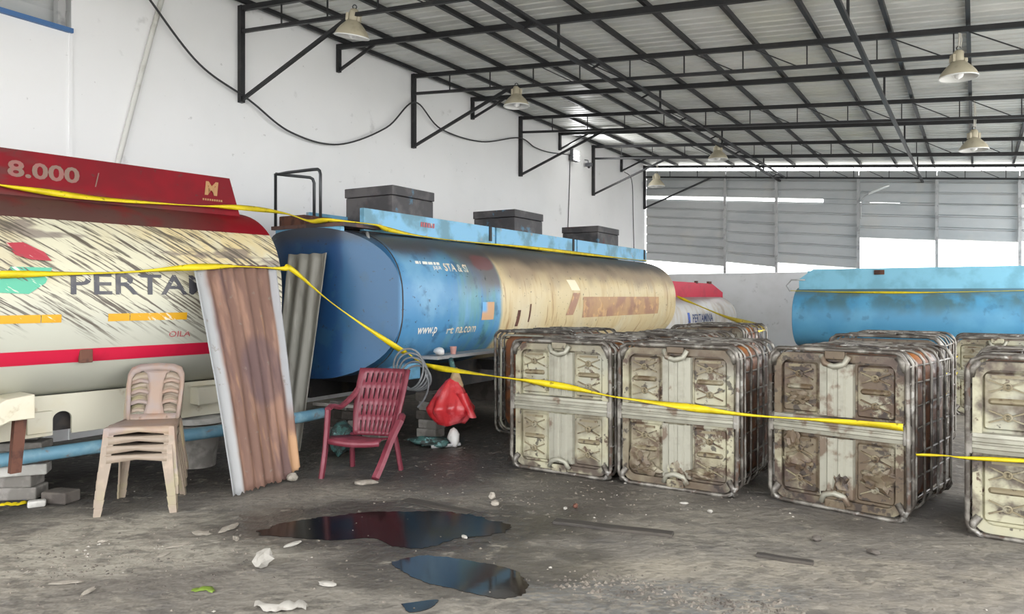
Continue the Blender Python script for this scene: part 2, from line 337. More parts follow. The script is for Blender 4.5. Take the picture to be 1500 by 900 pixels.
# cage totes: plate, cage and bottle, four degrees of scorching and rust
def tote_mats(i, rust, brown):
    rl = [dict(c=(152, 152, 140), scale=2.5, lo=.45, hi=.65, k=.8)]
    rl += [dict(c=(122, 112, 86), scale=3.2, lo=.62 - rust * .3, hi=.75 - rust * .2, detail=6, k=.7)]
    rl += [dict(c=(84, 66, 52), scale=7, lo=.64 - rust * .24, hi=.71 - rust * .18, detail=7, off=(i * 7.3, i * 3.1, i), rg=.65)]
    rl += [dict(c=(70, 56, 50), scale=5, lo=.4, hi=.6, detail=6, off=(i * 2.3, 5, i), masks=[('z', .34 * brown, .12, (4, .35))], k=.9)]
    rl += [dict(c=(84, 70, 62), scale=4, lo=.3, hi=.5, detail=6, off=(i * 2.9, 1, i), masks=[('z', 1.22 - .35 * brown, 1.14, (4, .3))], k=.85 * min(1, brown))]
    rl += [dict(c=(98, 84, 66), scale=2.2, lo=.5 - rust * .12, hi=.66 - rust * .08, off=(i * 1.9, 3, i * 4), k=.6 + .3 * rust)]
    rl += [dict(c=(44, 36, 34), scale=13, lo=.64 - rust * .12, hi=.70 - rust * .1, detail=5, off=(i, i * 3.7, 2), k=.8)]
    a = mat('tote_plate_%d' % i, (172, 168, 143), .5, .1, layers=rl, bump=(22, .25, .01))
    b = mat('tote_band_%d' % i, (156, 154, 140), .45, .2, layers=[dict(c=(128, 125, 112), scale=4, lo=.45, hi=.7, st=(1, 1, 1.4), k=.8), dict(c=(104, 84, 68), scale=6, lo=.66 - rust * .2, hi=.74 - rust * .16, k=.85)])
    c = mat('tote_rib_%d' % i, (128, 118, 94), .6, .1, layers=[dict(c=(92, 76, 56), scale=7, lo=.6 - rust * .25, hi=.7 - rust * .2), dict(c=(58, 46, 38), scale=11, lo=.6 - rust * .1, hi=.68 - rust * .1, k=.9), dict(c=(150, 146, 128), scale=6, lo=.55, hi=.68, off=(4, i, 1), k=.8)])
    return a, b, c
mat('tote_cage', (138, 134, 126), .45, .4, layers=[dict(c=(78, 72, 66), scale=7, lo=.40, hi=.58, k=.95), dict(c=(80, 58, 46), scale=11, lo=.58, hi=.66, k=.8), dict(c=(182, 180, 174), scale=9, lo=.6, hi=.7, k=.7)])
mat('tote_bottle', (122, 78, 48), .5, layers=[dict(c=(84, 52, 36), scale=2.4, lo=.42, hi=.6), dict(c=(176, 168, 160), scale=3, lo=.54, hi=.62, st=(1, 1, 2), k=.8), dict(c=(44, 38, 36), scale=3.5, lo=.5, hi=.64, k=.8), dict(c=(178, 110, 50), scale=2.2, lo=.58, hi=.68, k=.6)])
mat('tote_ash', (120, 116, 110), .8, layers=[dict(c=(60, 56, 54), scale=8, lo=.45, hi=.6), dict(c=(176, 174, 168), scale=11, lo=.58, hi=.66)])
m_ = MATS

# ------------------------------------------------------------------ building frame: u from the white wall, v towards the back wall
CX, CY = 4.07, 23.0
BROT = -math.atan2(.5258, .8506)
DX, DY = .5258, .8506; NX, NY = .8506, -.5258
def Wp(u, v, z): return Vector((CX + u * NX + v * DX, CY + u * NY + v * DY, z))
Z0, SL, UMAX, VMIN = 5.68, .088, 10.8, -24.4
def zr(u): return Z0 - SL * u
def bobj(mb, name, mt, **k):
    par = k.pop('parent', None); o = mb.build(name, mt, par, **k)
    if par is None: o.location = (CX, CY, 0); o.rotation_euler = (0, 0, BROT)
    return o

# floor
fl = MB().add([Wp(u, v, 0) for u, v in ((-.2, VMIN), (UMAX + .4, VMIN), (UMAX + .4, .2), (-.2, .2))], [(0, 1, 2, 3)]).build('floor', m_['concrete_floor']); tag(fl, 'dirty stained concrete floor of the shed', kind='structure')
yd = MB().grid([[(x, y, -.02) for x in (-90, 90)] for y in (-90, 90)]).build('ground', m_['bounce_ground']); tag(yd, 'unseen pale ground added outside the shed to bounce light in', kind='structure')
# white wall with a vent opening high up near the camera
wl = MB()
wl.box(-.2, 0, VMIN, -20.2, 0, Z0 + .02); wl.box(-.2, 0, -20.2, -17.14, 0, 4.6); wl.box(-.2, 0, -17.14, .2, 0, Z0 + .02)
wall_left = tag(bobj(wl, 'wall_left', m_['plaster']), 'tall white plastered wall behind the tanks', kind='structure')
# narrow pilaster edge line under the opening
bobj(MB().box(0, .012, -17.17, -17.13, 0, 4.6), 'plaster_edge', m_['plaster'], parent=wall_left)
# opening: blue sill, steel post, horizontal cladding
win = tag(empty('window_1', Wp(0, -17.14, 4.6), BROT), 'vent opening with blue sill and grey cladding high in the white wall', kind='structure')
MB().box(-.1, .05, -3.06, 0, -.05, .0).build('window_sill', m_['blue_frame'], win)
MB().box(-.06, .03, -.16, -.08, 0, 1.0).build('window_post', m_['grey_steel'], win)
for k in range(5):
    z0 = .02 + k * .2
    MB().add([(-.09, -3.06, z0), (-.09, 0, z0), (-.12, 0, z0 + .17), (-.12, -3.06, z0 + .17), (-.09, 0, z0 + .2), (-.09, -3.06, z0 + .2)], [(0, 1, 2, 3), (3, 2, 4, 5)]).build('cladding_strip', m_['clad_zinc'], win)

# back wall: low painted wall, posts, cladding in bays
low = MB().box(-.2, UMAX, 0, .2, 0, 2.28)
wb = tag(bobj(low, 'wall_back', m_['low_wall']), 'low white wall with grey metal cladding above across the far end', kind='structure')
posts = [2.47, 3.9, 5.99, 7.79, 9.52]
for u in posts:
    MB().box(u - .035, u + .035, -.09, -.02, 2.28, zr(u) - .35).build('wall_post', m_['grey_steel'], wb)
def clad(u0, u1, s0, s1, tilt0=0, tilt1=0, n=None):
    """horizontal ribbed sheet; s = height above the roof slope line, so the sheet follows the roof's fall"""
    mb = MB(); n = max(2, round((s1 - s0) / .28)); rows = []
    for k in range(n):
        a = s0 + (s1 - s0) * k / n; h = (s1 - s0) / n
        for q, off in ((0, .05), (.05, .0), (.84, .0), (.92, .05)):
            rows.append([(u, off + .03, a + h * q - SL * u + (tilt0 if i == 0 else tilt1) * (1 - (a - s0) / (s1 - s0))) for i, u in enumerate((u0, u1))])
    rows.append([(u, .08, s1 - SL * u) for u in (u0, u1)])
    return mb.grid(rows).build('cladding_sheet', m_['clad_zinc'], wb, solid=.004)
edges = [0.03] + posts + [UMAX]
lowers = [2.74, 2.82, 2.9, 3.72, 3.76, 3.8, 3.8, 3.8]
for i in range(len(edges) - 1):
    clad(edges[i] + .005, edges[i + 1] - .005, 4.70 + (0 if i < 3 else -.06), 5.47)
    top = [4.61, 4.61, 4.61, 4.63, 4.66, 4.6, 4.62, 4.62][i]
    clad(edges[i] + .005, edges[i + 1] - .005, lowers[i], top, R.uniform(-.03, .02), R.uniform(-.06, .03))
# small overlap strips closing the slot in the right-hand bays, leaving short gaps of daylight
for u0, u1 in ((5.1, 5.95), (6.05, 6.25), (6.95, 7.75), (7.83, 9.3), (9.7, 10.7)):
    MB().add([(u, .09, z - SL * u) for z in (4.56, 4.76) for u in (u0, u1)], [(0, 1, 3, 2)]).build('cladding_overlap', m_['clad_zinc'], wb, solid=.004)

# roof: ribbed sheets on purlins
ceil = tag(empty('ceiling', Wp(0, 0, Z0), BROT), 'sloping roof of ribbed grey metal sheets on black purlins', kind='structure')
def roof_sheet_mesh():
    mb = MB(); rows = []; prof = []
    for k in range(5):
        v = k * .2
        prof += [(v, 0), (v + .14, 0), (v + .152, .036), (v + .188, .036)]
    prof.append((1.0, 0))
    rows = [[(u, v, -SL * u + z + .002) for v, z in prof] for u in (-.15, UMAX + .5)]
    return mb.grid(rows).data('roof_sheet', m_['roof_zinc'])
rs = roof_sheet_mesh()
k = 0; v = VMIN
while v < .3:
    o = linkcopy('roof_sheet', rs, ceil, (0, v, 0)); v += 1.0
    md = o.modifiers.new('solidify', 'SOLIDIFY'); md.thickness = .003; md.offset = 0
pl = MB().box(-.024, .024, VMIN, .15, -.065, -.002).data('purlin', m_['black_steel'])
u = .15
while u < UMAX:
    linkcopy('purlin', pl, ceil, (u, 0, -SL * u)); u += .84

# trusses
ORD = ['first', 'second', 'third', 'fourth', 'fifth', 'sixth', 'seventh']
def truss(v, label):
    t = empty('roof_truss', Wp(0, v, 0), BROT, label, 'truss', 'lattice roof trusses')
    zt = lambda u: zr(u) - .115; zb = lambda u: zr(u) - .43
    MB().bar((0, 0, zt(0)), (UMAX, 0, zt(UMAX)), .055, .068).build('top_chord', m_['black_steel'], t)
    MB().bar((0.02, 0, zb(0)), (UMAX, 0, zb(UMAX)), .045, .045).build('bottom_chord', m_['black_steel'], t)
    u = .84; 
    while u < UMAX:
        MB().bar((u, 0, zt(u)), (u, 0, zb(u)), .016).build('web_strut', m_['black_steel'], t)
        if u > 2.4 and u + .84 < UMAX: MB().bar((u + .08, 0, zt(u)), (u + .76, 0, zb(u + .84)), .014).build('web_diagonal', m_['black_steel'], t)
        u += .84
    MB().box(.005, .075, -.035, .035, 4.27, zr(0) - .08).build('wall_post', m_['black_steel'], t)
    MB().bar((.06, 0, 4.31), (2.1, 0, zb(2.1)), .04, .045).build('brace', m_['black_steel'], t)
    MB().box(UMAX - .08, UMAX + .08, -.08, .08, 0, zr(UMAX) - .08).build('column', m_['black_steel'], t)
    return t
for i in range(7):
    truss(-3.72 * i - (.12 if i == 0 else 0), 'black lattice roof truss with wall post and brace, %s from the back cladding wall' % ORD[i])
for i in range(6):
    v = -3.72 * i - 1.86
    t = empty('roof_rafter', Wp(0, v, 0), BROT, 'single black roof rafter with short wall bracket, %s from the back cladding wall' % ORD[i], 'rafter', 'plain rafters between the trusses')
    MB().bar((0, 0, zr(0) - .115), (UMAX, 0, zr(UMAX) - .115), .055, .08).build('chord', m_['black_steel'], t)
    MB().box(.005, .065, -.03, .03, zr(0) - .52, zr(0) - .08).build('wall_bracket', m_['black_steel'], t)
    MB().bar((.05, 0, zr(0) - .49), (.78, 0, zr(.8) - .14), .035, .04).build('brace', m_['black_steel'], t)
    for ub in (3.98, 7.47): MB().bar((ub, 0, zr(ub) - .12), (ub, 0, zr(ub) - .5), .03).build('hanger', m_['black_steel'], t)
    MB().box(UMAX - .06, UMAX + .06, -.06, .06, 0, zr(UMAX) - .08).build('column', m_['black_steel'], t)
for ub, lb in ((3.98, 'black double tie beam running along under the roof nearer the white wall'), (7.47, 'single black tie tube running along under the roof farther from the white wall')):
    t = empty('tie_beam', Wp(ub, 0, zr(ub) - .5), BROT, lb, 'beam')
    MB().bar((0, VMIN, 0), (0, .05, 0), .05).build('tube', m_['black_steel'], t)
    if ub < 5:
        MB().bar((.17, VMIN, .06), (.17, .05, .06), .035).build('tube', m_['black_steel'], t)
        for k in range(12): MB().bar((0, -.9 - k * 1.86, 0), (.17, -.9 - k * 1.86, .06), .025).build('spacer', m_['black_steel'], t)

# high bay lamps
def lamp(loc, drop, label, tilt=(0, 0)):
    t = empty('high_bay_lamp', loc, 0, label, 'lamp', 'high bay lamps under the roof'); t.rotation_euler = (tilt[0], tilt[1], 0)
    out = [(.05, .17), (.075, .165), (.10, .14), (.145, .095), (.185, .045), (.205, .005), (.212, -.02)]
    MB().lathe(out + [(r - .006, z - .004) for r, z in reversed(out)], 28).build('reflector', m_['lamp_shell'], t, smooth=40)
    MB().lathe([(r - .008, z - .006) for r, z in out], 28).build('reflector_lining', m_['lamp_inner'], t, smooth=40)
    MB().lathe([(.205, -.02), (.217, -.018), (.217, -.03), (.205, -.03)], 28).build('rim', m_['lamp_inner'], t, smooth=40)
    MB().lathe([(.03, .13), (.055, .06), (.06, .02), (.045, -.02), (.0, -.045)], 14).build('bulb', m_['bulb_glass'], t, smooth=True)
    MB().lathe([(.055, .165), (.062, .19), (.062, .27), (.045, .3), (.02, .31)], 14, cap=True).build('ballast', m_['lamp_shell'], t, smooth=40)
    for sx in (-1, 1): MB().box(sx * .0725 - .0175, sx * .0725 + .0175, -.04, .04, .16, .25).build('bracket', m_['lamp_shell'], t)
    MB().tube([(.025 * math.cos(a * math.pi / 5), 0, .33 + .025 * math.sin(a * math.pi / 5)) for a in range(10)], .007, 6, closed=True).build('hook', m_['rail_dark'], t)
    if drop > .05:
        MB().tube([(0, 0, .34), (.012, .0, .34 + drop * .5), (0, 0, .34 + drop)], .009, 6).build('cord', m_['cable_white'], t)
        MB().tube([(.02, 0, .32), (.045, .01, .34 + drop * .4), (.01, 0, .34 + drop)], .007, 6).build('cord', m_['cable_white'], t)
    return t
lamp(Wp(2.07, -14.85, 4.84), .02, 'beige high bay lamp nearest the camera, on the white wall side', (rad(10), rad(8)))
lamp(Wp(2.2, -11.16, 4.76), .02, 'beige high bay lamp over the blue tank hatches')
lamp(Wp(3.9, -5.62, 4.58), .1, 'beige high bay lamp hanging just above the daylight line of the cladding')
lamp(Wp(1.74, -3.6, 4.42), .3, 'small far high bay lamp in front of the cladding corner')
lamp(Wp(8.45, -11.16, 4.27), .25, 'high bay lamp on long white cords at upper right, nearer and larger')
lamp(Wp(8.6, -7.44, 4.0), .5, 'high bay lamp on a cord below the larger hanging one at right')

# street-light head on a back wall post
t = empty('arm_light', Wp(6.05, -.1, 4.0), BROT, 'slim street-light head on a curved arm, fixed to a back wall post', 'light')
MB().tube(spline([(0, 0, -.35), (.02, -.02, .0), (.08, -.06, .2), (.25, -.12, .3)]), .018, 8).build('arm', m_['grey_steel'], t, smooth=True)
MB().grid([[(.2 + .5 * s, -.12 - .12 * s + w * math.cos(a), .29 + .16 * s + .035 * math.sin(a)) for a in [2 * math.pi * k / 10 for k in range(10)]] for s, w in ((0, .02), (.1, .06), (.5, .085), (.9, .07), (1, .02))], True).build('head', m_['cladgrey'] if 'cladgrey' in m_ else m_['lamp_inner'], t, smooth=True)

# cables and pipes on the white wall
def wallcable(name, pts, r, mt, label, cat, off=.03):
    o = MB().tube(spline([Wp(off, v, z) for v, z in pts], 10), r, 6).build(name, m_[mt], None, smooth=True); tag(o, label, cat); return o
wallcable('wall_cable', [(-16.6, 5.55), (-16.27, 5.22), (-15.58, 4.61), (-14.8, 4.32), (-14.05, 4.01), (-13.08, 4.0), (-11.96, 4.48), (-11.2, 5.08), (-10.43, 4.75), (-9.06, 4.75), (-7.6, 5.09), (-6.9, 5.0), (-6.21, 5.0), (-5.1, 5.12)], .014, 'cable_black', 'dark cable sagging in loops along the white wall', 'cable', .095)
wallcable('conduit_pipe', [(-15.9, 5.6), (-16.06, 5.29), (-16.61, 3.21), (-16.75, 2.6)], .03, 'white_pipe', 'slanting white conduit pipe on the white wall', 'pipe', .028)
wallcable('drop_cable', [(-5.0, 5.05), (-5.05, 4.2), (-5.17, 2.7), (-5.2, 2.2)], .01, 'cable_black', 'thin vertical cable hanging below the floodlight', 'cable', .012)
wallcable('drop_cable', [(-1.6, 5.2), (-1.06, 5.02), (-.95, 4.0), (-.85, 2.2)], .01, 'cable_black', 'thin drooping cable on the white wall by the cladding corner', 'cable', .012)
# floodlight
t = empty('floodlight', Wp(.06, -4.95, 5.12), BROT, 'lit white floodlight bracketed to the white wall', 'floodlight')
MB().box(0, .1, -.16, .16, -.14, .14).build('housing', m_['flood_body'], t, bevel=.01)
MB().box(.101, .108, -.14, .14, -.12, .12).build('lens', m_['flood_lit'], t)
MB().bar((-.05, 0, -.05), (.02, 0, -.02), .04).build('bracket', m_['flood_body'], t)
ld = bpy.data.lights.new('floodlight_glow', 'AREA'); ld.energy = 16; ld.shape = 'RECTANGLE'; ld.size = .28; ld.size_y = .24
lo = bpy.data.objects.new('floodlight_glow', ld); COL.objects.link(lo); lo.parent = t; lo.location = (.115, 0, 0); lo.rotation_euler = (0, rad(-90), 0)
t = empty('security_camera', Wp(.02, -4.2, 5.02), BROT, 'small dark camera on a short arm beside the floodlight', 'camera')
MB().tube([(0, 0, .12), (.1, 0, .1), (.1, 0, .02)], .012, 6).build('arm', m_['flood_body'], t)
MB().box(.03, .2, -.05, .05, -.06, .03).build('body', m_['flood_body'], t, bevel=.01)
MB().lathe([(.0, 0), (.03, .0), (.035, -.03), (.02, -.045)], 10, (.12, 0, -.06)).build('dome', m_['cable_black'], t, smooth=True)

# ------------------------------------------------------------------ tanks
class Tank:
    def __init__(s, org, ang, L, a, b, zc, m=2.5):
        s.a, s.b, s.zc, s.m, s.L = a, b, zc, m, L
        s.loc = (org[0], org[1], 0); s.rz = rad(90 - ang)
    def ys(s, z):
        q = min(1, abs((z - s.zc) / s.b)); return s.a * max(0, 1 - q ** s.m) ** (1 / s.m)
    def zs(s, y):
        q = min(1, abs(y / s.a)); return s.zc + s.b * max(0, 1 - q ** s.m) ** (1 / s.m)
    def ring(s, n=72):
        out = []
        for k in range(n):
            t = 2 * math.pi * k / n; c, d = math.cos(t), math.sin(t)
            out.append((s.a * math.copysign(abs(c) ** (2 / s.m), c), s.zc + s.b * math.copysign(abs(d) ** (2 / s.m), d)))
        return out
    def shell(s, front='dish', back='dish', bulge=.2, n=72):
        mb = MB(); rg = s.ring(n); rows = []
        prof = []
        for i in range(9):
            a = i / 8 * math.pi / 2; prof.append((bulge * (1 - math.sin(a)), .0 + 1.0 * (1 - math.cos(a)) ** .5 if False else math.sin(a) ** .42 if i else 0))
        dish = [(bulge * (1 - (sc ** 3.2)), sc) for sc in (0, .25, .5, .7, .82, .9, .95, .985, 1.0)]   # (outward, scale)
        def row(x, sc): return [(x, y * sc, s.zc + (z - s.zc) * sc) for y, z in rg]
        if front == 'dish':
            for o, sc in dish: rows.append(row(-o, max(sc, .001)))
        elif front == 'flatnose':
            rows.append([(-s.g(y), y, z) for y, z in rg])
        for i in range(1 if front == 'dish' else 0, 13): rows.append(row(s.L * i / 12 if i else 0.0, 1))
        for o, sc in reversed(dish): rows.append(row(s.L + o, max(sc, .001)))
        mb.grid(rows, True)
        if front == 'flatnose':
            cap = []
            for k in range(n // 2 + 1):
                j = (k + n // 4) % n; i2 = (n // 4 - k) % n
                y1, z1 = rg[j]; y2, z2 = rg[i2]
                cap.append([(-s.g(y), y, z1) for y in [y1 * (1 - q / 12) + y2 * q / 12 for q in range(25 - 12)]])
            mb.grid(cap)
        return mb
    def g(s, y):
        q = max(0, (abs(y) - .48) / (s.a - .48)); return .32 * (1 - q ** 1.1)
    def decal(s, poly_mesh, name, mt, parent, eps=.004, thick=True):
        """poly_mesh: list of verts (x, z) and faces laid on the near flank"""
        vs, fs = poly_mesh
        mb = MB(); mb.add([(x, -s.ys(z) - eps, z) for x, z in vs], fs); return mb.build(name, mt, parent)
    def rect(s, x0, x1, z0, z1, nz=6, slant=0, nx=1):
        vs = []; fs = []
        for i in range(nz + 1):
            z = z0 + (z1 - z0) * i / nz
            for j in range(nx + 1): vs.append((x0 + (x1 - x0) * j / nx + slant * i / nz, z))
        for i in range(nz):
            for j in range(nx): a = i * (nx + 1) + j; fs.append((a, a + 1, a + nx + 2, a + nx + 1))
        return vs, fs
def text2d(txt, width, height, x0, z0, bold=.02, shear=0, slices=5):
    c = bpy.data.curves.new('lettering', 'FONT'); c.body = txt; c.size = 1; c.offset = bold; c.shear = shear; c.resolution_u = 3
    o = bpy.data.objects.new('lettering', c); COL.objects.link(o)
    dg = bpy.context.evaluated_depsgraph_get(); me = bpy.data.meshes.new_from_object(o.evaluated_get(dg))
    bpy.data.objects.remove(o); bpy.data.curves.remove(c)
    xs = [v.co.x for v in me.vertices]; ys = [v.co.y for v in me.vertices]
    bm = bmesh.new(); bm.from_mesh(me); bpy.data.meshes.remove(me)
    ax, ay = min(xs), min(ys); wx, wy = max(xs) - ax, max(ys) - ay
    for v in bm.verts: v.co = ((v.co.x - ax) / wx * width + x0, (v.co.y - ay) / wy * height + z0, 0)
    bmesh.ops.remove_doubles(bm, verts=bm.verts, dist=1e-5)
    for i in range(1, slices):
        bmesh.ops.bisect_plane(bm, geom=bm.verts[:] + bm.edges[:] + bm.faces[:], plane_co=(0, z0 + height * i / slices, 0), plane_no=(0, 1, 0))
    bm.verts.index_update(); vs = [(v.co.x, v.co.y) for v in bm.verts]; fs = [tuple(v.index for v in f.verts) for f in bm.faces]; bm.free()
    return vs, fs
def flat_text(pm, name, mt, parent, y):
    MB().add([(x, y, z) for x, z in pm[0]], pm[1]).build(name, mt, parent)

# --- tank 1: cream and red
T1 = Tank((-5.901, 4.026), 37.8, 4.72, 1.05, .85, 1.6)
t1 = empty('tanker_body', T1.loc, T1.rz, 'scratched cream tanker body with red top, red stripe and grey lettering', 'tank')
# red crown and cream belly are one shell each so the paint border is a real edge
def shell_split(T, zcut, up, **k):
    bm = bmesh.new(); mb = T.shell(**k); vv = [bm.verts.new(p) for p in mb.v]
    for f in mb.f:
        try: bm.faces.new([vv[i] for i in f])
        except ValueError: pass
    bmesh.ops.remove_doubles(bm, verts=bm.verts, dist=1e-5)
    bmesh.ops.bisect_plane(bm, geom=bm.verts[:] + bm.edges[:] + bm.faces[:], plane_co=(0, 0, zcut), plane_no=(0, 0, 1), clear_inner=up, clear_outer=not up)
    bm.verts.index_update(); r = MB(); r.v = [tuple(v.co) for v in bm.verts]; r.f = [tuple(v.index for v in f.verts) for f in bm.faces]; bm.free(); return r
shell_split(T1, 2.19, False, bulge=.12).build('belly', m_['tank_cream'], t1, smooth=50)
shell_split(T1, 2.19, True, bulge=.12).build('crown', m_['tank_red'], t1, smooth=50)
for yy in (-.5, .5):   # coaming plates on the top
    zt = T1.zs(yy)
    MB().add([(x, yy + s * .02, z) for s in (-1, 1) for x, z in ((.0, zt - .03), (4.62, zt - .03), (4.5, 2.745), (.1, 2.745))], [(0, 1, 2, 3), (7, 6, 5, 4), (0, 4, 5, 1), (1, 5, 6, 2), (2, 6, 7, 3), (3, 7, 4, 0)]).build('coaming', m_['tank_red'], t1)
MB().box(4.46, 4.5, -.5, .5, 2.42, 2.72).build('coaming', m_['tank_red'], t1)
# red stripe with its reflector box
T1.decal(T1.rect(0, 4.7, 1.095, 1.2, 4, nx=2), 'stripe', m_['stripe_red'], t1)
MB().box(2.955, 3.05, -.985, -.95, 1.09, 1.2).build('lamp_recess', m_['brown_rust'], t1, bevel=.006)
# lettering and logo
T1.decal(text2d('PERTAMINA', 1.72, .165, 2.862, 1.618, .012), 'lettering', m_['letter_dark'], t1)
T1.decal(([(2.45, 1.985), (2.56, 1.995), (2.69, 1.93), (2.735, 1.865), (2.6, 1.87), (2.5, 1.9)], [(0, 1, 2, 3, 4, 5)]), 'logo_patch', m_['logo_red'], t1, .02)
T1.decal(([(2.47, 1.815), (2.74, 1.815), (2.69, 1.70), (2.58, 1.62), (2.35, 1.63), (2.4, 1.72)], [(0, 1, 2, 3, 4, 5)]), 'logo_patch', m_['logo_green'], t1, .006)
T1.decal(([(2.15, 1.97), (2.32, 1.97), (2.36, 1.66), (2.22, 1.70)], [(0, 1, 2, 3)]), 'logo_patch', m_['logo_blue'], t1, .02)
for a, b_ in ((1.9, 2.66), (2.665, 2.8), (3.136, 3.3), (3.305, 3.78)):
    T1.decal(T1.rect(a, b_, 1.408, 1.468, 3), 'dash', m_['dash_orange'], t1)
T1.decal(text2d('OILA', .19, .05, 3.638, 1.262, .01, slices=2), 'lettering', m_['letter_red'], t1)
flat_text(text2d('8.000', .52, .13, 2.62, 2.53, .03), 'lettering', m_['letter_beige'], t1, -.525)
flat_text(text2d('l', .035, .12, 3.26, 2.52, 0, .4), 'lettering', m_['letter_beige'], t1, -.525)
flat_text(text2d('M', .14, .13, 4.24, 2.56, .045, .1), 'emblem', m_['letter_gold'], t1, -.525)
for k in range(9): flat_text(([(4.22 + k * .023, 2.508), (4.236 + k * .023, 2.508), (4.236 + k * .023, 2.526), (4.22 + k * .023, 2.526)], [(0, 1, 2, 3)]), 'worn_lettering', m_['letter_gold'], t1, -.525)
# skirt rail with oval holes
sk = MB()
def skirt(x0, x1):
    holes = [1.0, 1.9, 2.98, 3.75]; xs = [x0]
    M_ = Matrix(((1, 0, 0, 0), (0, 0, 1, 0), (0, 1, 0, 0), (0, 0, 0, 1)))
    prev = x0
    for hx in holes:
        sk.box(prev, hx - .07, -.6, -.575, .5, .82); sk.box(hx - .07, hx + .07, -.6, -.575, .685, .82)
        for sgn in (-1, 1):
            arc = [(hx + sgn * .07 * math.cos(rad(a)), .625 + .06 * math.sin(rad(a))) for a in range(0, 91, 15)]; na = len(arc)
            sk.add([(hx + sgn * .07, y, .685) for y in (-.6, -.575)] + [(x, -.6, z) for x, z in arc] + [(x, -.575, z) for x, z in arc],
                   [(0, 2 + i, 3 + i) for i in range(na - 1)] + [(1, 3 + na + i, 2 + na + i) for i in range(na - 1)] + [(2 + i, 2 + na + i, 3 + na + i, 3 + i) for i in range(na - 1)])
        prev = hx + .07
    sk.box(prev, x1, -.6, -.575, .5, .82)
skirt(0, 4.55); sk.build('skirt_rail', m_['cream_steel'], t1)
MB().box(0, 4.5, -.5, .5, .52, .8).build('subframe', m_['chassis_dark'], t1)
MB().box(0, 4.55, .575, .6, .5, .82).build('skirt_rail', m_['cream_steel'], t1)
# mudguard bracket, brown leg, rear box bracket
MB().add([(x, -.95 + q, z) for q in (0, .3) for x, z in ((2.05, .62), (2.48, .86), (2.66, .88), (2.66, .7), (2.5, .7), (2.1, .52))], [(0, 1, 2, 3, 4, 5), (11, 10, 9, 8, 7, 6)] + [(i, (i + 1) % 6, 6 + (i + 1) % 6, 6 + i) for i in range(6)]).build('mudguard_bracket', m_['cream_steel'], t1, bevel=.008)
MB().add([(x, y, z) for y in (-.86, -.8) for x, z in ((2.56, .72), (2.64, .72), (2.6, .3), (2.53, .3))], [(0, 1, 2, 3), (7, 6, 5, 4), (0, 4, 5, 1), (1, 5, 6, 2), (2, 6, 7, 3), (3, 7, 4, 0)]).build('support_leg', m_['brown_rust'], t1)
MB().box(4.05, 4.3, -.75, -.6, .62, .78).build('rear_bracket', m_['cream_steel'], t1, bevel=.01)
MB().box(2.72, 2.9, -.63, -.6, .53, .7).build('bracket_plate', m_['cream_steel'], t1, bevel=.006)

# --- tank 2: long blue and scorched cream
T2 = Tank((-2.111, 8.560), 30.6, 9.05, 1.1, .83, 1.53)
t2 = empty('tanker_body', T2.loc, T2.rz, 'long blue tanker body, half scorched cream, with three black hatch boxes on top', 'tank')
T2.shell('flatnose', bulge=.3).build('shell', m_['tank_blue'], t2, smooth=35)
MB().tube([(0, y * 1.003, T2.zc + (z - T2.zc) * 1.003) for y, z in T2.ring(60)], .008, 5, closed=True).build('weld_seam', m_['chassis_dark'], t2)
for yy in (-.42, .42):     # coaming rails along the top
    z0 = 2.375
    for x0, x1 in ((.12, 2.9), (2.95, 5.6), (5.65, 9.05)):
        MB().box(x0, x1, yy - .03, yy + .03, z0 - (.06 if abs(yy) > .5 else .03), 2.6).build('coaming', m_['fin_blue'], t2)
        if yy < 0: MB().box(x1 - .16, x1 - .1, yy - .045, yy - .03, z0 + .02, 2.6).build('coaming_cleat', m_['chassis_dark'], t2)
for k in range(6): flat_text(([(1.15 + k * .05, 2.47), (1.185 + k * .05, 2.47), (1.19 + k * .05, 2.53), (1.155 + k * .05, 2.53)], [(0, 1, 2, 3)]), 'worn_lettering', m_['letter_red'], t2, -.456)
for hx, w in ((.76, .82), (3.67, .9), (6.79, 1.0)):
    hb = MB().box(hx, hx + w, -.33, .42, 2.34, 2.83).build('hatch_box', m_['hatch_black'], t2, bevel=.01)
    MB().box(hx - .012, hx + w + .012, -.342, .432, 2.835, 2.95).build('lid', m_['hatch_black'], hb, bevel=.008)
MB().box(-.32, .3, -.55, .55, 2.36, 2.40).build('platform', m_['plate_rust'], t2)
MB().box(-.3, -.25, -.5, .5, 2.2, 2.36).build('platform_bracket', m_['fin_blue'], t2)
MB().box(-.25, .2, .1, .5, 2.40, 2.52).build('rusty_box', m_['brown_rust'], t2, bevel=.01)
for yy, x0, x1 in ((-.46, -.28, .3), (.46, -.28, .3)):
    pass
# two bent handrail hoops meeting at the far post
hz = 2.40
MB().tube([(-.3, .5, hz), (-.3, .5, hz + .6)] + [(-.3, .5 - .64 * q, hz + .6) for q in (.3, .6, .9)] + [(-.3, -.14 - .06 * math.sin(rad(a)), hz + .54 + .06 * math.cos(rad(a))) for a in (20, 50, 90)] + [(-.3, -.2, hz)], .018, 8).build('handrail', m_['rail_dark'], t2, smooth=True)
MB().tube([(-.3, .5, hz + .6), (-.12, .43, hz + .6), (.06, .36, hz + .6)] + [(.08 + .05 * math.sin(rad(a)), .35 - .02 * math.sin(rad(a)), hz + .54 + .06 * math.cos(rad(a))) for a in (0, 40, 90)] + [(.13, .33, hz)], .018, 8).build('handrail', m_['rail_dark'], t2, smooth=True)
MB().tube([(-.02, -.62, 2.3), (-.1, -.72, 2.2), (-.02, -.78, 2.12)], .02, 6).build('hook', m_['grey_steel'], t2, smooth=True)
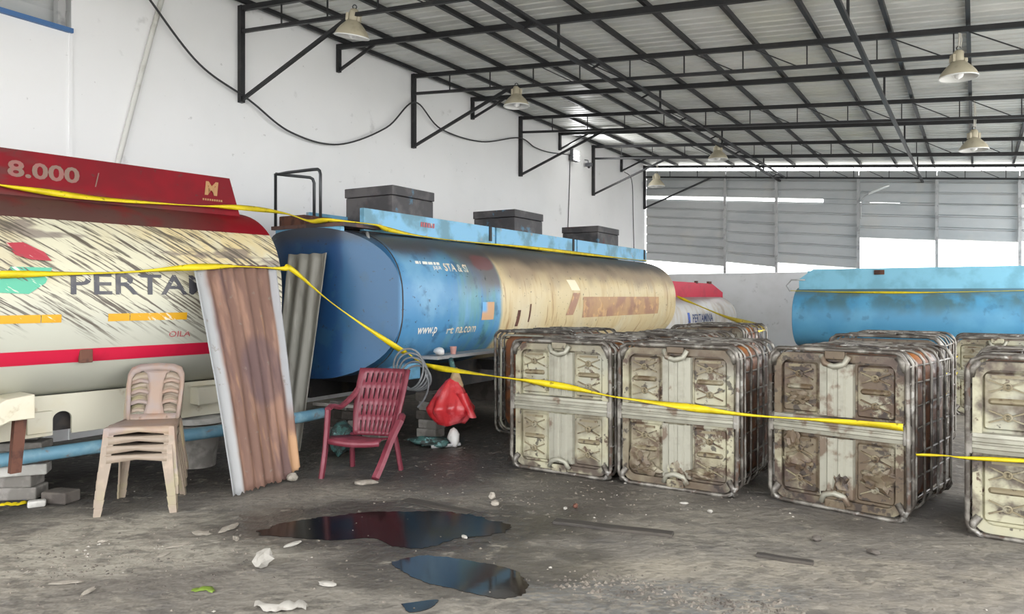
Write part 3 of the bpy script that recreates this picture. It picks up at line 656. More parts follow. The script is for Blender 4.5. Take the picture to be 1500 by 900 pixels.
# lettering
T2.decal(text2d('www.p', .36, .105, .30, 1.15, .01), 'lettering', m_['letter_white'], t2)
T2.decal(text2d('rt', .14, .075, .86, 1.165, .02), 'lettering', m_['letter_worn'], t2)
T2.decal(text2d('na.com', .42, .075, 1.05, 1.165, .01), 'lettering', m_['letter_worn'], t2)
for xa, xb in ((.34, .4), (.415, .44), (.47, .56), (.575, .66), (.68, .72), (.735, .79)): T2.decal(T2.rect(xa, xb, 1.968, 2.0, 2, .01), 'worn_lettering', m_['letter_white'], t2)
T2.decal(text2d('JUJUR', .16, .05, .64, 1.905, .02, slices=2), 'lettering', m_['letter_white'], t2)
T2.decal(text2d('STA & SI', .48, .095, .86, 1.90, .03), 'lettering', m_['letter_worn'], t2)
T2.decal(T2.rect(1.56, 1.84, 1.31, 1.535, 4), 'notice_patch', m_['patch_tan'], t2)
T2.decal(T2.rect(4.5, 8.0, 1.27, 1.60, 5, nx=4), 'imprint', m_['imprint_brown'], t2)
T2.decal(text2d('PERTAMINA', 3.3, .22, 4.62, 1.32, .02), 'lettering', m_['patch_cream'] if False else m_['brown_cream'] if 'brown_cream' in m_ else m_['imprint_brown'], t2, .008)
T2.decal(T2.rect(3.9, 4.15, 1.32, 1.66, 4, .25), 'imprint', m_['imprint_brown'], t2)
T2.decal(T2.rect(4.1, 4.4, 1.70, 1.86, 4, -.12), 'imprint', m_['patch_cream'], t2)
T2.decal(T2.rect(2.42, 2.5, 1.2, 1.42, 3, .03), 'rust_drip', m_['brown_rust'], t2)
T2.decal(T2.rect(2.75, 2.79, 1.25, 1.5, 3, .03), 'rust_drip', m_['brown_rust'], t2)
# side shelf and chassis
MB().box(.6, 8.8, -1.12, -.7, .885, .92).build('side_shelf', m_['grey_steel'], t2)
MB().box(.1, 9.0, -.48, -.36, .41, .78).build('chassis_rail', m_['chassis_dark'], t2)
MB().box(.1, 9.0, .36, .48, .41, .78).build('chassis_rail', m_['chassis_dark'], t2)
for x in (3.5, 7.5): MB().box(x, x + .4, -.6, .6, 0, .41).build('support_cradle', m_['block_dark'], t2)
for x in (.3, 2.4, 4.5, 6.6, 8.7): MB().box(x, x + .12, -.8, .8, .6, .74).build('cross_member', m_['chassis_dark'], t2)
MB().box(.3, .62, -.86, -.5, .66, .84).build('blue_box', m_['fin_blue'], t2, bevel=.01)

# --- tank 3: pale, behind
T3 = Tank((2.94, 17.79), 36, 4.05, 1.0, .68, .98)
t3 = empty('tanker_body', T3.loc, T3.rz, 'small pale tanker body with red rail on top, behind the long scorched tank', 'tank')
T3.shell(bulge=.35).build('shell', m_['tank_pale'], t3, smooth=50)
MB().add([(x, -.55 + s * .03, z) for s in (0, 1) for x, z in ((0, 1.55), (3.6, 1.55), (4.2, 1.42), (4.2, 1.72), (3.4, 1.95), (0, 1.99))], [(0, 1, 2, 3, 4, 5), (11, 10, 9, 8, 7, 6)] + [(i, (i + 1) % 6, 6 + (i + 1) % 6, 6 + i) for i in range(6)]).build('coaming', m_['stripe_red'], t3)
for xa, xb in ((2.3, 2.4), (3.15, 3.35)): MB().box(xa, xb, -.56, -.5, 1.94, 2.01).build('cleat', m_['brown_rust'], t3)
T3.decal(text2d('PERTAMINA', 1.3, .2, 1.0, .98, .02), 'lettering', m_['letter_navy'], t3)
T3.decal(T3.rect(.72, .86, .96, 1.22, 4), 'logo_patch', m_['logo_blue'], t3)
for x in (.4, 2.6): MB().box(x, x + .3, -.6, .6, .0, .42).build('support_cradle', m_['block_grey'], t3)

# --- tank 4: sky blue, parallel to the back wall
T4 = Tank((6.76, 17.56), 121.72, 6.6, 1.0, .68, 1.14)
t4 = empty('tanker_body', T4.loc, T4.rz, 'sky blue tanker body lying across the far right of the shed', 'tank')
T4.shell(bulge=.1).build('shell', m_['tank_skyblue'], t4, smooth=50)
MB().add([(x, -.5 + s * .04, z) for s in (0, 1) for x, z in ((.05, 1.7), (6.5, 1.7), (6.5, 2.22), (.35, 2.22), (.05, 2.0))], [(0, 1, 2, 3, 4), (9, 8, 7, 6, 5)] + [(i, (i + 1) % 5, 5 + (i + 1) % 5, 5 + i) for i in range(5)]).build('coaming', m_['fin_skyblue'], t4)
MB().box(.05, 6.5, .5, .54, 1.7, 2.22).build('coaming', m_['fin_skyblue'], t4)
MB().box(1.6, 1.8, -.53, -.5, 2.08, 2.18).build('plate_tag', m_['brown_rust'], t4)
MB().tube([(-.12, -.6, 1.72), (-.2, -.6, 1.85), (-.1, -.6, 1.98), (.2, -.6, 1.98)], .02, 6).build('handle', m_['grey_steel'], t4, smooth=True)
for x in (.6, 3.2, 5.6): MB().box(x, x + .35, -.6, .6, .0, .55).build('support_cradle', m_['block_grey'], t4)

# ------------------------------------------------------------------ cage totes lying on their sides
def tote(loc, ang, label, i, rust, brown, W_=1.02, D=1.16, H=1.2, detail=True, seed=0, bottle=True, nh=6, plate=True, melt=()):
    """ang: heading of the plate's width axis below +x (deg)"""
    r_ = random.Random(seed); pm, bm_, rm = tote_mats(i, rust, brown)
    t = empty('cage_tote', (loc[0], loc[1], 0), rad(-ang), label, 'tote', 'scorched cage totes lying on their sides')
    hw = W_ / 2; cg = m_['tote_cage']
    # front pan: a shallow tray behind the ring
    pan = MB(); o_ = rrect(-hw + .03, hw - .03, .03, H - .03, .1); i_ = rrect(-hw + .085, hw - .085, .085, H - .085, .07)
    rows = [[(x, .12, z) for x, z in o_], [(x, .015, z) for x, z in o_], [(x, .015, z) for x, z in i_], [(x, .055, z) for x, z in i_]]
    pan.grid(rows, True); n = len(i_); o0 = len(pan.v) - n; pan.f.append(tuple(range(o0, o0 + n)))
    if plate: pan.build('pallet_pan', pm, t, smooth=30)
    def wob(p, a=.006): return (p[0] + r_.uniform(-a, a), p[1] + r_.uniform(-a, a), p[2] + r_.uniform(-a, a))
    MB().tube([wob((x, .0, z)) for x, z in rrect(-hw, hw, .018, H, .1, 6)], .017, 8, closed=True).build('frame_ring', cg, t, smooth=True)
    MB().tube([wob((x, .05, z)) for x, z in rrect(-hw + .05, hw - .05, .06, H - .05, .09, 6)], .013, 8, closed=True).build('frame_ring', bm_, t, smooth=True)
    MB().tube([wob((x, .1, z)) for x, z in rrect(-hw - .005, hw + .005, .016, H, .11, 6)], .015, 8, closed=True).build('frame_ring', cg, t, smooth=True)
    if detail:
        zb0, zb1 = H * .46, H * .575
        band = MB()
        prof = [(zb0, .045), (zb0 + .008, .0), (zb0 + .035, -.006), (zb0 + .042, -.016), (zb0 + .062, -.016), (zb0 + .07, -.004), (zb1 - .06, -.004), (zb1 - .052, -.016), (zb1 - .03, -.016), (zb1 - .022, -.004), (zb1, .0), (zb1 + .006, .045)]
        band.grid([[(x, y + (.012 if abs(x) > hw - .06 else 0), z) for z, y in prof] for x in (-hw + .012, -hw + .1, -.2, .2, hw - .1, hw - .012)]); band.build('cross_band', bm_, t, smooth=30)
        for zz0, zz1 in ((.1, zb0 - .01), (zb1 + .015, H - .1)):
            ms = MB(); pr = [(-.13, .055), (-.12, .025), (-.07, .025), (-.058, .008), (-.02, .008), (-.012, .018), (.012, .018), (.02, .008), (.058, .008), (.07, .025), (.12, .025), (.13, .055)]
            ms.grid([[(x, y, z) for x, y in pr] for z in (zz0, zz1)]); ms.build('mast_rib', bm_, t, smooth=30)
        for sx in (-1, 1):
            for zz0, zz1 in ((.10, zb0 - .022), (zb1 + .022, H - .10)):
                xa, xb = (.142, hw - .088)
                x0, x1 = (xa, xb) if sx > 0 else (-xb, -xa)
                q = MB(); ro = rrect(x0, x1, zz0, zz1, .02, 2); ri = rrect(x0 + .014, x1 - .014, zz0 + .014, zz1 - .014, .014, 2)
                q.grid([[(x, .056, z) for x, z in ro], [(x, .036, z) for x, z in ri]], True); nn = len(ri); oo = len(q.v) - nn; q.f.append(tuple(range(oo, oo + nn)))
                pn = q.build('panel', pm, t, smooth=30)
                zc_ = (zz0 + zz1) / 2; hh = (zz1 - zz0)
                slot_z = zc_ + .0
                MB().add([(x, y, z) for (x, z), y in zip(rrect(x0 + .03, x1 - .03, slot_z - .022, slot_z + .022, .02, 2) + rrect(x0 + .045, x1 - .045, slot_z - .008, slot_z + .008, .007, 2), [.035] * 12 + [.016] * 12)], [(k, (k + 1) % 12, 12 + (k + 1) % 12, 12 + k) for k in range(12)] + [tuple(range(12, 24))]).build('slot_rib', rm, pn, smooth=30)
                for zq in (zz0 + hh * .24, zz1 - hh * .24):
                    cx = (x0 + x1) / 2; dx = (x1 - x0) * .38; dz = hh * .105
                    xm = MB()
                    xm.bar((cx - dx, .029, zq - dz), (cx + dx, .029, zq + dz), .02, .0095); xm.bar((cx - dx, .029, zq + dz), (cx + dx, .029, zq - dz), .02, .0095)
                    xm.lathe([(.0, .0)], 3) if False else None
                    xm.build('cross_rib', rm, pn)
                    MB().tube([(cx + .022 * math.cos(a * math.pi / 4), .024, zq + .022 * math.sin(a * math.pi / 4)) for a in range(8)], .009, 5, closed=True).build('boss', rm, pn)
                if True:
                    MB().bar((x0 + .05, .034, zz1 - .03), (x1 - .05, .034, zz1 - .03), .014, .02).build('slot_rib', rm, pn)
        # feet / clamps at the middle of top and bottom, corner shoes
        for zc_, s_ in ((.09, 1), (H - .07, -1)):
            MB().tube([(-.1, .0, zc_ - .03 * s_), (-.07, -.015, zc_ + .03 * s_), (0, -.02, zc_ + .05 * s_), (.07, -.015, zc_ + .03 * s_), (.1, .0, zc_ - .03 * s_)], .022, 8).build('clamp', bm_, t, smooth=True)
            MB().box(-.075, .075, -.012, .04, min(zc_, zc_ - .07 * s_), max(zc_, zc_ - .07 * s_)).build('clamp_plate', pm, t, bevel=.01)
        for sx in (-1, 1):
            for zc_ in (.085, H - .07):
                MB().tube([(sx * (hw - .02), .02, zc_ - .06), (sx * (hw - .035), .0, zc_), (sx * (hw - .07), .01, zc_ + .05 * (1 if zc_ < .5 else .8))], .026, 7).build('corner_shoe', cg, t, smooth=True)
            MB().box(sx * (hw - .01) - .02, sx * (hw - .01) + .02, -.012, .06, zb0 - .0, zb1).build('band_bracket', cg, t, bevel=.006)
    for k, (lx, lz, sx_, sz_) in enumerate(melt):
        bm2 = bmesh.new(); bmesh.ops.create_icosphere(bm2, subdivisions=3, radius=1); q = MB()
        for v in bm2.verts:
            n_ = 1 + .6 * mnoise.noise(v.co * 2.1 + Vector((seed * 2, k, 0))) + .35 * mnoise.noise(v.co * 5 + Vector((k, seed, 0)))
            q.v.append((lx + v.co.x * sx_ * n_, .028 + v.co.y * .035 * n_, max(.004, lz + v.co.z * sz_ * n_)))
        q.f = [tuple(v.index for v in f.verts) for f in bm2.faces]; bm2.free(); q.build('melted_lump', pm, t, smooth=30)
    # bottle
    if bottle:
        bt = MB(); sec = rrect(-hw + .035, hw - .035, .04, H - .03, .16, 5); cz = H / 2
        rws = []
        for y, sc in ((.12, .0), (.12, .9), (.14, .97), (.22, 1), (.5, .985), (.52, .96), (.6, .96), (.62, .985), (D - .16, 1), (D - .06, .97), (D - .03, .9), (D - .03, 0)):
            rws.append([(x * max(sc, .001), y, cz + (z - cz) * max(sc, .001)) for x, z in sec])
        bt.grid(rws, True).build('bottle', m_['tote_bottle'], t, smooth=50)
    # cage hoops and bars
    for k in range(nh):
        y = .2 + (D - .22) * k / (nh - 1)
        pts = [wob((x, y, z), .007) for x, z in rrect(-hw - .004, hw + .004, .012, H + .004, .13, 4)]
        MB().tube(pts, .0105, 6, closed=True).build('hoop', cg, t, smooth=True)
    for sx in (-1, 1):
        for z in (.13, .3, .47, .64, .81, .98, 1.1):
            MB().tube([wob((sx * (hw - .006), .04, z * H / 1.2)), wob((sx * (hw - .006), D * .5, z * H / 1.2), .01), wob((sx * (hw - .006), D, z * H / 1.2))], .008, 6).build('cage_bar', cg, t, smooth=True)
    for x in (-.36, -.2, 0, .2, .36):
        MB().tube([wob((x, .04, H - .006)), wob((x, D * .5, H - .008), .014), wob((x, D, H - .006))], .008, 6).build('cage_bar', cg, t, smooth=True)
        MB().tube([(x, .04, .026), (x, D, .026)], .008, 6).build('cage_bar', cg, t)
    # rear ring
    MB().tube([wob((x, D, z)) for x, z in rrect(-hw, hw, .015, H, .1, 6)], .014, 8, closed=True).build('frame_ring', cg, t, smooth=True)
    # charred strips crumpled on the top face
    for k in range(7):
        x = r_.uniform(-.4, .3); y = r_.uniform(.15, D - .2)
        pts = [(x, y, H + .01), (x + r_.uniform(.05, .15), y + r_.uniform(-.08, .08), H + r_.uniform(.0, .03)), (x + r_.uniform(.2, .32), y + r_.uniform(-.15, .15), H + .008)]
        MB().tube(spline(pts, 4), .014, 6, squash=.4).build('charred_strip', m_['tote_ash'], t, smooth=True)
    return t
def fw(lx, ly, rx, ry):    # centre and heading from the two front bottom corners
    return ((lx + rx) / 2, (ly + ry) / 2), math.degrees(math.atan2(ly - ry, rx - lx))
c, a = fw(.0, 7.05, .85, 6.48); tote(c, a, 'cage tote with fairly clean pale plate, first in the front row by the red bag', 1, .25, .6, seed=1)
c, a = fw(.935, 6.47, 1.76, 5.93); tote(c, a, 'scorched cage tote second in the front row, plate rusted along its lower left', 2, .5, 1.0, seed=2, melt=((-.33, .22, .09, .09), (-.25, .14, .1, .05), (.0, .15, .07, .09), (.22, .16, .12, .04)))
c, a = fw(2.05, 5.93, 2.76, 5.26); tote(c, a, 'heavily stained brown cage tote, third in the front row and standing alone', 3, .85, 1.3, seed=3, W_=1.0, melt=((-.02, .08, .09, .09), (.04, .2, .06, .09), (-.3, .33, .1, .06), (.3, .28, .11, .08), (-.28, .82, .08, .05), (-.33, .5, .05, .09)))
c, a = fw(3.06, 5.03, 3.88, 4.46); tote(c, a, 'pale green-white cage tote cut off by the right picture edge, nearest the camera', 4, .1, .3, seed=4)
c, a = fw(5.98, 10.2, 6.85, 9.65); tote(c, a, 'distant cage tote in front of the sky blue tank at right', 5, .3, .6, seed=5, H=1.05)
c, a = fw(-.2, 8.85, .65, 8.28); tote(c, a, 'brown-stained cage tote behind the first one, beside the blue tank', 6, .6, 1.0, seed=6, detail=False, plate=False)
c, a = fw(2.25, 10.6, 3.1, 10.05); tote(c, a, 'far cage tote whose top shows above the second one in the row', 7, .5, 1.0, seed=7, detail=False)
c, a = fw(1.05, 8.15, 1.9, 7.6); tote(c, a, 'cage tote directly behind the second one of the front row', 8, .5, 1.0, seed=8, detail=False)
c, a = fw(3.35, 7.9, 4.15, 7.3); tote(c, a, 'empty-caged tote showing its rounded top behind the stained third one', 9, .5, 1.0, seed=9, detail=False, bottle=False)

# ------------------------------------------------------------------ chairs
def ribbon_solid(mb, rows):      # closed strip section rows -> grid
    mb.grid(rows, True)
def beige_chair(label, mt, first=None):
    t = empty('stacking_chair', (0, 0, 0), 0, label, 'chair', 'beige plastic chairs in a stack')
    # local: front is -y, seat centre at origin
    seat = MB(); top = []; 
    n = 9
    def sw(q): return .235 - .035 * q
    rows_t = []; 
    for j in range(n + 1):
        q = j / n; y = -.22 + .42 * q; w = sw(q)
        rows_t.append([(w * (2 * i / 8 - 1), y, .44 - .012 * math.sin(math.pi * q) * (1 - (2 * i / 8 - 1) ** 2) - (.03 * (1 - q * 6) if q < 1 / 6 else 0) - .02 * q) for i in range(9)])
    seat.grid(rows_t); seat.build('seat', mt, t, smooth=True, solid=.008)
    ap = MB()
    per = [(-.2, .2), (-.215, 0), (-.235, -.2), (-.2, -.225), (0, -.235), (.2, -.225), (.235, -.2), (.215, 0), (.2, .2)]
    dep = [.05, .045, .09, .06, .035, .06, .09, .045, .05]
    ap.grid([[(x, y, .435 if abs(x) < .23 or y > -.1 else .43) for x, y in per], [(x * 1.02, y * 1.02, .435 - d) for (x, y), d in zip(per, dep)]]); ap.build('apron', mt, t, smooth=True, solid=.006)
    for sx in (-1, 1):
        for sy in (-1, 1):
            xt, yt = sx * (.215 if sy < 0 else .185), -.2 if sy < 0 else .19
            xb, yb = sx * (.265 if sy < 0 else .235), -.255 if sy < 0 else .27
            lg = MB(); rows = []
            for q, w in ((0, .052), (.35, .044), (.72, .036), (.722, .041), (.86, .035), (.862, .039), (1, .032)):
                x = xt + (xb - xt) * q; y = yt + (yb - yt) * q; z = .43 * (1 - q)
                rows.append([(x + sx * w * .5, y + sy * w * .5, z), (x - sx * w, y + sy * w * .5, z), (x - sx * w, y + sy * (w * .5 - .012), z), (x + sx * (w * .5 - .014), y + sy * (w * .5 - .014), z), (x + sx * (w * .5 - .012), y - sy * w, z), (x + sx * w * .5, y - sy * w, z)])
            lg.grid(rows, True); lg.f.append((len(lg.v) - 6, len(lg.v) - 5, len(lg.v) - 4, len(lg.v) - 3, len(lg.v) - 2, len(lg.v) - 1)); lg.build('leg', mt, t)
    # backrest: rounded frame, centre splat, side slats
    def bp(x, h): # x across, h up along the back
        return (x, .195 + .16 * h / .45 + .02 * (1 - (x / .22) ** 2), .43 + h)
    fr = MB(); outer = [(-.195, -.02), (-.205, .12), (-.215, .25), (-.213, .34), (-.19, .395), (-.13, .42), (0, .428), (.13, .42), (.19, .395), (.213, .34), (.215, .25), (.205, .12), (.195, -.02)]
    inner = [(-.168, -.02), (-.175, .12), (-.183, .25), (-.18, .31), (-.16, .345), (-.11, .365), (0, .372), (.11, .365), (.16, .345), (.18, .31), (.183, .25), (.175, .12), (.168, -.02)]
    fr.grid([[bp(*p) for p in outer], [bp(*p) for p in inner]]); fr.build('back_frame', mt, t, smooth=True, solid=.014)
    sp = MB(); sp.grid([[bp(x * w, h) for x in (-1, -.5, 0, .5, 1)] for h, w in ((.0, .12), (.04, .075), (.12, .055), (.22, .05), (.3, .06), (.345, .075), (.37, .11))]); sp.build('back_splat', mt, t, smooth=True, solid=.012)
    lo_ = MB(); lo_.grid([[bp(x, h) for x in (-.19, -.1, 0, .1, .19)] for h in (-.03, .035)]); lo_.build('back_rail', mt, t, smooth=True, solid=.012)
    for sx in (-1, 1):
        for h0 in (.1, .18, .26):
            s_ = MB(); s_.grid([[bp(sx * x, h0 + d + .02 * math.sin((x - .05) / .13 * math.pi)) for x in (.04, .08, .12, .18)] for d in (0, .03)]); s_.build('back_slat', mt, t, smooth=True, solid=.008)
    return t
ch0 = beige_chair('beige plastic stacking chair, lowest of the stack by the rusty sheet', m_['chair_beige_pale'])
names = ['second from the bottom', 'third from the bottom', 'topmost']
base = Vector((-2.82, 5.76, 0)); rzc = rad(13)
chs = [ch0] + [copy_tree(ch0) for _ in range(3)]
for i, o in enumerate(chs):
    o.location = base + Vector((R.uniform(-.004, .004), .012 * i, .066 * i + .001)); o.rotation_euler = (0, 0, rzc + R.uniform(-.012, .012))
    if i: o['label'] = 'beige plastic stacking chair, %s of the stack by the rusty sheet' % names[i - 1]
for ch in chs[3].children: ch.data = ch.data.copy(); ch.data.materials[0] = m_['chair_beige']

# maroon armchair
mt = m_['chair_maroon']
t = empty('garden_chair', (-1.33, 6.8, 0), rad(-17), 'maroon plastic garden chair with slotted reclined back, one leg on a flat stone', 'chair')
def bprof(q):   # back profile from seat rear (q=0) to top (q=1): y, z
    return (.16 + .20 * q + .05 * q * q, .31 + .60 * q)
def bw(q): return .205 + .05 * math.sin(min(1, q * 1.15) * math.pi * .55)
def bpt(x, q):
    y, z = bprof(q); return (x, y + .05 * (1 - (x / .27) ** 2) - .02, z)
sm = MB(); sm.grid([[(x * (.262 - .045 * (j / 6)), -.24 + .40 * j / 6, .36 - .05 * j / 6 - .02 * (1 - x * x) - (.025 if j == 0 else 0)) for x in (-1, -.6, -.2, .2, .6, 1)] for j in range(7)]); sm.build('seat', mt, t, smooth=True, solid=.012)
sm = MB(); sm.grid([[(x * .264, -.245 - .015 * (1 - x * x), z - .02 * (1 - x * x)) for x in (-1, -.6, -.2, .2, .6, 1)] for z in (.352, .305)]); sm.build('seat_lip', mt, t, smooth=True, solid=.012)
# back: one moulded shell with real slots between its cross bands
bands = [(0, .06), (.22, .30), (.45, .54), (.70, .785), (.93, 1.0)]
xe = [-1.0]; slot = []
for k in range(8):
    c0 = -.70 + 1.40 * k / 7; xe += [c0 - .026, c0 + .026]
xe.append(1.0)
qs = [(0, 0), (.06, 1), (.14, 1), (.22, 0), (.30, 1), (.375, 1), (.45, 0), (.54, 1), (.62, 1), (.70, 0), (.785, 1), (.86, 1), (.93, 0), (1.0, 0)]
g = MB(); g.v = [bpt(x * bw(q), q) for q, _ in qs for x in xe]; nx_ = len(xe)
for a in range(len(qs) - 1):
    for b_ in range(nx_ - 1):
        if qs[a][1] and b_ % 2 == 1: continue
        g.f.append((a * nx_ + b_, a * nx_ + b_ + 1, (a + 1) * nx_ + b_ + 1, (a + 1) * nx_ + b_))
g.build('backrest', mt, t, smooth=40, solid=.014)
for sx in (-1, 1):
    g = MB(); g.grid([[bpt(sx * x * bw(q), q) for x in (.82, .93, 1.03)] for q in [i / 10 for i in range(11)]]); g.build('back_edge', mt, t, smooth=True, solid=.018)
def leg(pts, w, name='leg'):
    MB().tube(spline(pts, 5), w, 6, squash=.7).build(name, mt, t, smooth=40)
leg([(-.25, -.22, .60), (-.255, -.235, .40), (-.26, -.26, .2), (-.275, -.29, 0)], .033)
leg([(.3, .1, .47), (.275, -.04, .32), (.26, -.17, .16), (.25, -.29, .035)], .042)
leg([(-.215, .16, .33), (-.235, .19, .16), (-.25, .22, 0)], .032)
leg([(.215, .16, .33), (.235, .19, .16), (.25, .22, 0)], .032)
leg([(-.25, -.22, .60), (-.265, -.12, .615), (-.262, .02, .59), (-.24, .2, .66), (-.23, .28, .72)], .034, 'armrest')
leg([(.235, .26, .50), (.28, .18, .505), (.3, .1, .47)], .034, 'armrest')

# ------------------------------------------------------------------ leaning sheets
def leaning(name, bl, br, tl, tr, waves, amp, mt, label, cat, rag=0, seed=0, curl=0):
    bl, br, tl, tr = map(Vector, (bl, br, tl, tr)); r_ = random.Random(seed)
    org = (bl + br) / 2; ex = (br - bl).normalized(); t = bpy.data.objects.new(name, None)
    ang = math.atan2(ex.y, ex.x)
    inv = Matrix.Rotation(-ang, 3, 'Z'); rows = []
    nx, nz = waves * 8, 24
    for j in range(nz + 1):
        q = j / nz; row = []
        for i in range(nx + 1):
            s = i / nx; p = (bl * (1 - s) + br * s) * (1 - q) + (tl * (1 - s) + tr * s) * q
            nrm = (br - bl).cross(tl - bl).normalized()
            edge = (r_.uniform(0, rag) if j == 0 else 0) + (rag * 2.2 * max(0, (s - .82) / .18) ** 2 if j == 0 else 0)
            p = p + nrm * (amp * math.cos(s * waves * 2 * math.pi) + curl * math.sin(q * math.pi) * (1 + .6 * math.sin(s * 5)) + .006 * mnoise.noise(Vector((s * 4, q * 6, seed)))) + (tl - bl).normalized() * edge
            l = inv @ (p - org); row.append((l.x, l.y, l.z))
        rows.append(row)
    o = MB().grid(rows).build(name, mt, None, smooth=True, solid=.003); o.location = org; o.rotation_euler = (0, 0, ang)
    return tag(o, label, cat)
leaning('corrugated_sheet', (-2.21, 5.93, .012), (-1.87, 6.62, .012), (-2.69, 6.30, 1.88), (-2.19, 6.93, 1.885), 7, .014, m_['sheet_rust'], 'rusty brown corrugated sheet with grey edges leaning on the cream tank', 'sheet', rag=.03, seed=3, curl=.02)
leaning('corrugated_sheet', (-2.52, 7.78, .012), (-2.17, 7.72, .012), (-2.42, 8.16, 2.06), (-1.98, 8.06, 2.07), 3, .02, m_['sheet_grey'], 'grey weathered metal sheet leaning on the nose of the blue tank', 'sheet', seed=5)

# ------------------------------------------------------------------ barricade tape
def tape(pts, label, w=.055, seed=0, tw=.5):
    r_ = random.Random(seed); P = spline(pts, 9); rows = []; ph = r_.uniform(0, 6)
    for i, p in enumerate(P):
        a = P[max(i - 1, 0)]; b = P[min(i + 1, len(P) - 1)]; tg = (b - a).normalized()
        up = Vector((0, 0, 1)); up = (up - tg * up.dot(tg)).normalized(); sd = tg.cross(up)
        an = tw * math.sin(ph + i * .37) + tw * .6 * math.sin(i * .17 + 1)
        e = up * math.cos(an) + sd * math.sin(an); ww = w * (.62 + .38 * math.sin(i * .29 + ph))
        fold = sd * .012 * math.cos(an)
        rows.append([p - e * ww / 2, p + fold, p + e * ww / 2])
    o = MB().grid(rows).build('barricade_tape', m_['tape_yellow'], None, smooth=True, solid=.0012)
    return tag(o, label, 'tape', 'yellow barricade tapes')
def K(T, x, y, z):      # point in a tank's own frame -> world
    c, s = math.cos(T.rz), math.sin(T.rz); return Vector((T.loc[0] + c * x - s * y, T.loc[1] + s * x + c * y, z))
tape([K(T1, 1.2, -.60, 2.44), K(T1, 2.35, -.575, 2.46), K(T1, 2.65, -.575, 2.44), K(T1, 3.3, -.57, 2.42), K(T1, 4.1, -.57, 2.44), K(T1, 4.63, -.56, 2.47), Vector((-2.45, 8.1, 2.5)), K(T2, -.36, -.1, 2.43), K(T2, -.34, -.42, 2.42), K(T2, .1, -.62, 2.40), K(T2, .45, -.56, 2.37), K(T2, 1.6, -.50, 2.34), K(T2, 4, -.50, 2.36), K(T2, 7, -.49, 2.36), K(T2, 8.95, -.49, 2.37)], 'yellow tape running over the red tank top and along the blue tank rail', seed=1)
tape([K(T1, 1.8, -1.08, 1.70), K(T1, 2.4, -1.08, 1.755), K(T1, 3.2, -1.09, 1.79), Vector((-2.66, 6.24, 1.845)), Vector((-2.45, 6.55, 1.865)), Vector((-2.13, 6.94, 1.86)), Vector((-2.06, 7.06, 1.85)), Vector((-1.75, 7.45, 1.51)), Vector((-1.2, 7.95, 1.05)), K(T2, .05, -1.12, 1.0), Vector((-.9, 7.9, .88)), Vector((-.45, 7.55, .84)), Vector((0.0, 7.0, .835)), Vector((.46, 6.7, .80)), Vector((.87, 6.42, .745)), Vector((1.35, 6.14, .71)), Vector((1.8, 5.86, .68)), Vector((2.35, 5.57, .68)), Vector((2.72, 5.22, .69))], 'long yellow tape strung from the cream tank past the coil and across the tote fronts', seed=2, w=.06)
tape([Vector((2.81, 5.22, .50)), Vector((2.95, 5.1, .52)), Vector((3.04, 5.0, .525)), Vector((3.45, 4.7, .56)), Vector((3.95, 4.34, .58))], 'thin yellow tape from the stained tote to the pale tote at the picture edge', seed=3, w=.03)
tape([K(T2, 9.1, -1.12, 1.6), Vector((3.75, 15.4, 1.45)), Vector((4.1, 14.2, 1.2)), Vector((4.1, 12.2, 1.1)), Vector((3.35, 10.2, 1.13))], 'yellow tape slanting down from the end of the long tank to the totes', seed=4, w=.09)
tape([K(T4, -.12, -.6, 1.74), K(T4, 1, -.72, 1.70), K(T4, 2.5, -.74, 1.69), K(T4, 4.2, -.7, 1.72), K(T4, 6.4, -.66, 1.78)], 'thin yellow tape hanging along the sky blue tank', seed=5, w=.05)
for z0, z1, k in ((.83, .80, 'upper'), (.62, .58, 'lower')):
    tape([Vector((4.3, 7.45, z0)), Vector((5.0, 8.6, (z0 + z1) / 2)), Vector((6.0, 10.12, z1))], '%s of two thin yellow tapes tied to the distant tote' % k, seed=6, w=.035)

# ------------------------------------------------------------------ hose coil, bag, cups
t = empty('hose_coil', (-1.07, 7.83, .75), rad(-12), 'coil of grey hose hung on the tape beside the blue tank', 'hose')
for k in range(5):
    rr_ = .17 - .012 * k; pts = []
    for j in range(29):
        a = 2 * math.pi * j / 28
        pts.append((rr_ * math.cos(a) * (.95 + .08 * k) + .02 * k, .012 * k - .03 + .02 * math.sin(a * 2 + k), (.21 - .02 * k) * math.sin(a) + .1 - .025 * k))
    MB().tube(pts[:-1], .011, 6, closed=True).build('loop', m_['hose_grey'], t, smooth=True)
MB().tube(spline([(.16, .0, .1), (.21, .0, -.05), (.17, .0, -.2), (.09, 0, -.3)], 6), .011, 6).build('tail', m_['hose_grey'], t, smooth=True)
def bag(loc, w, h, d, mt, label, seed, open_top=False):
    r_ = random.Random(seed); t = empty('plastic_bag', loc, 0, label, 'bag'); rows = []
    for j in range(15):
        q = j / 14; z = h * q
        prof = (.62 + .38 * math.sin(min(1, q * 2.6) * math.pi / 2)) * (1 - max(0, q - .35) / .65 * .86) ** .9 if q < .999 else .08
        row = []
        for i in range(72):
            a = 2 * math.pi * i / 72
            cr = 1 + .2 * mnoise.noise(Vector((math.cos(a) * 2.4, math.sin(a) * 2.4, q * 3 + seed))) + .12 * abs(mnoise.noise(Vector((math.cos(a) * 6, math.sin(a) * 6, q * 5 + seed)))) + .07 * math.sin(a * 9 + q * 3) * q
            row.append((w / 2 * prof * cr * math.cos(a) + .03 * q, d / 2 * prof * cr * math.sin(a), z + .03 * mnoise.noise(Vector((a, q * 4, seed))) * (1 - q)))
        rows.append(row)
    mb = MB().grid(rows, True); mb.f.append(tuple(range(72))); mb.build('sack', mt, t, smooth=True)
    return t
bg = bag((-.67, 8.12, .23), .50, .50, .34, m_['bag_red'], 'red plastic bag hanging beside the blue tank shelf', 3)
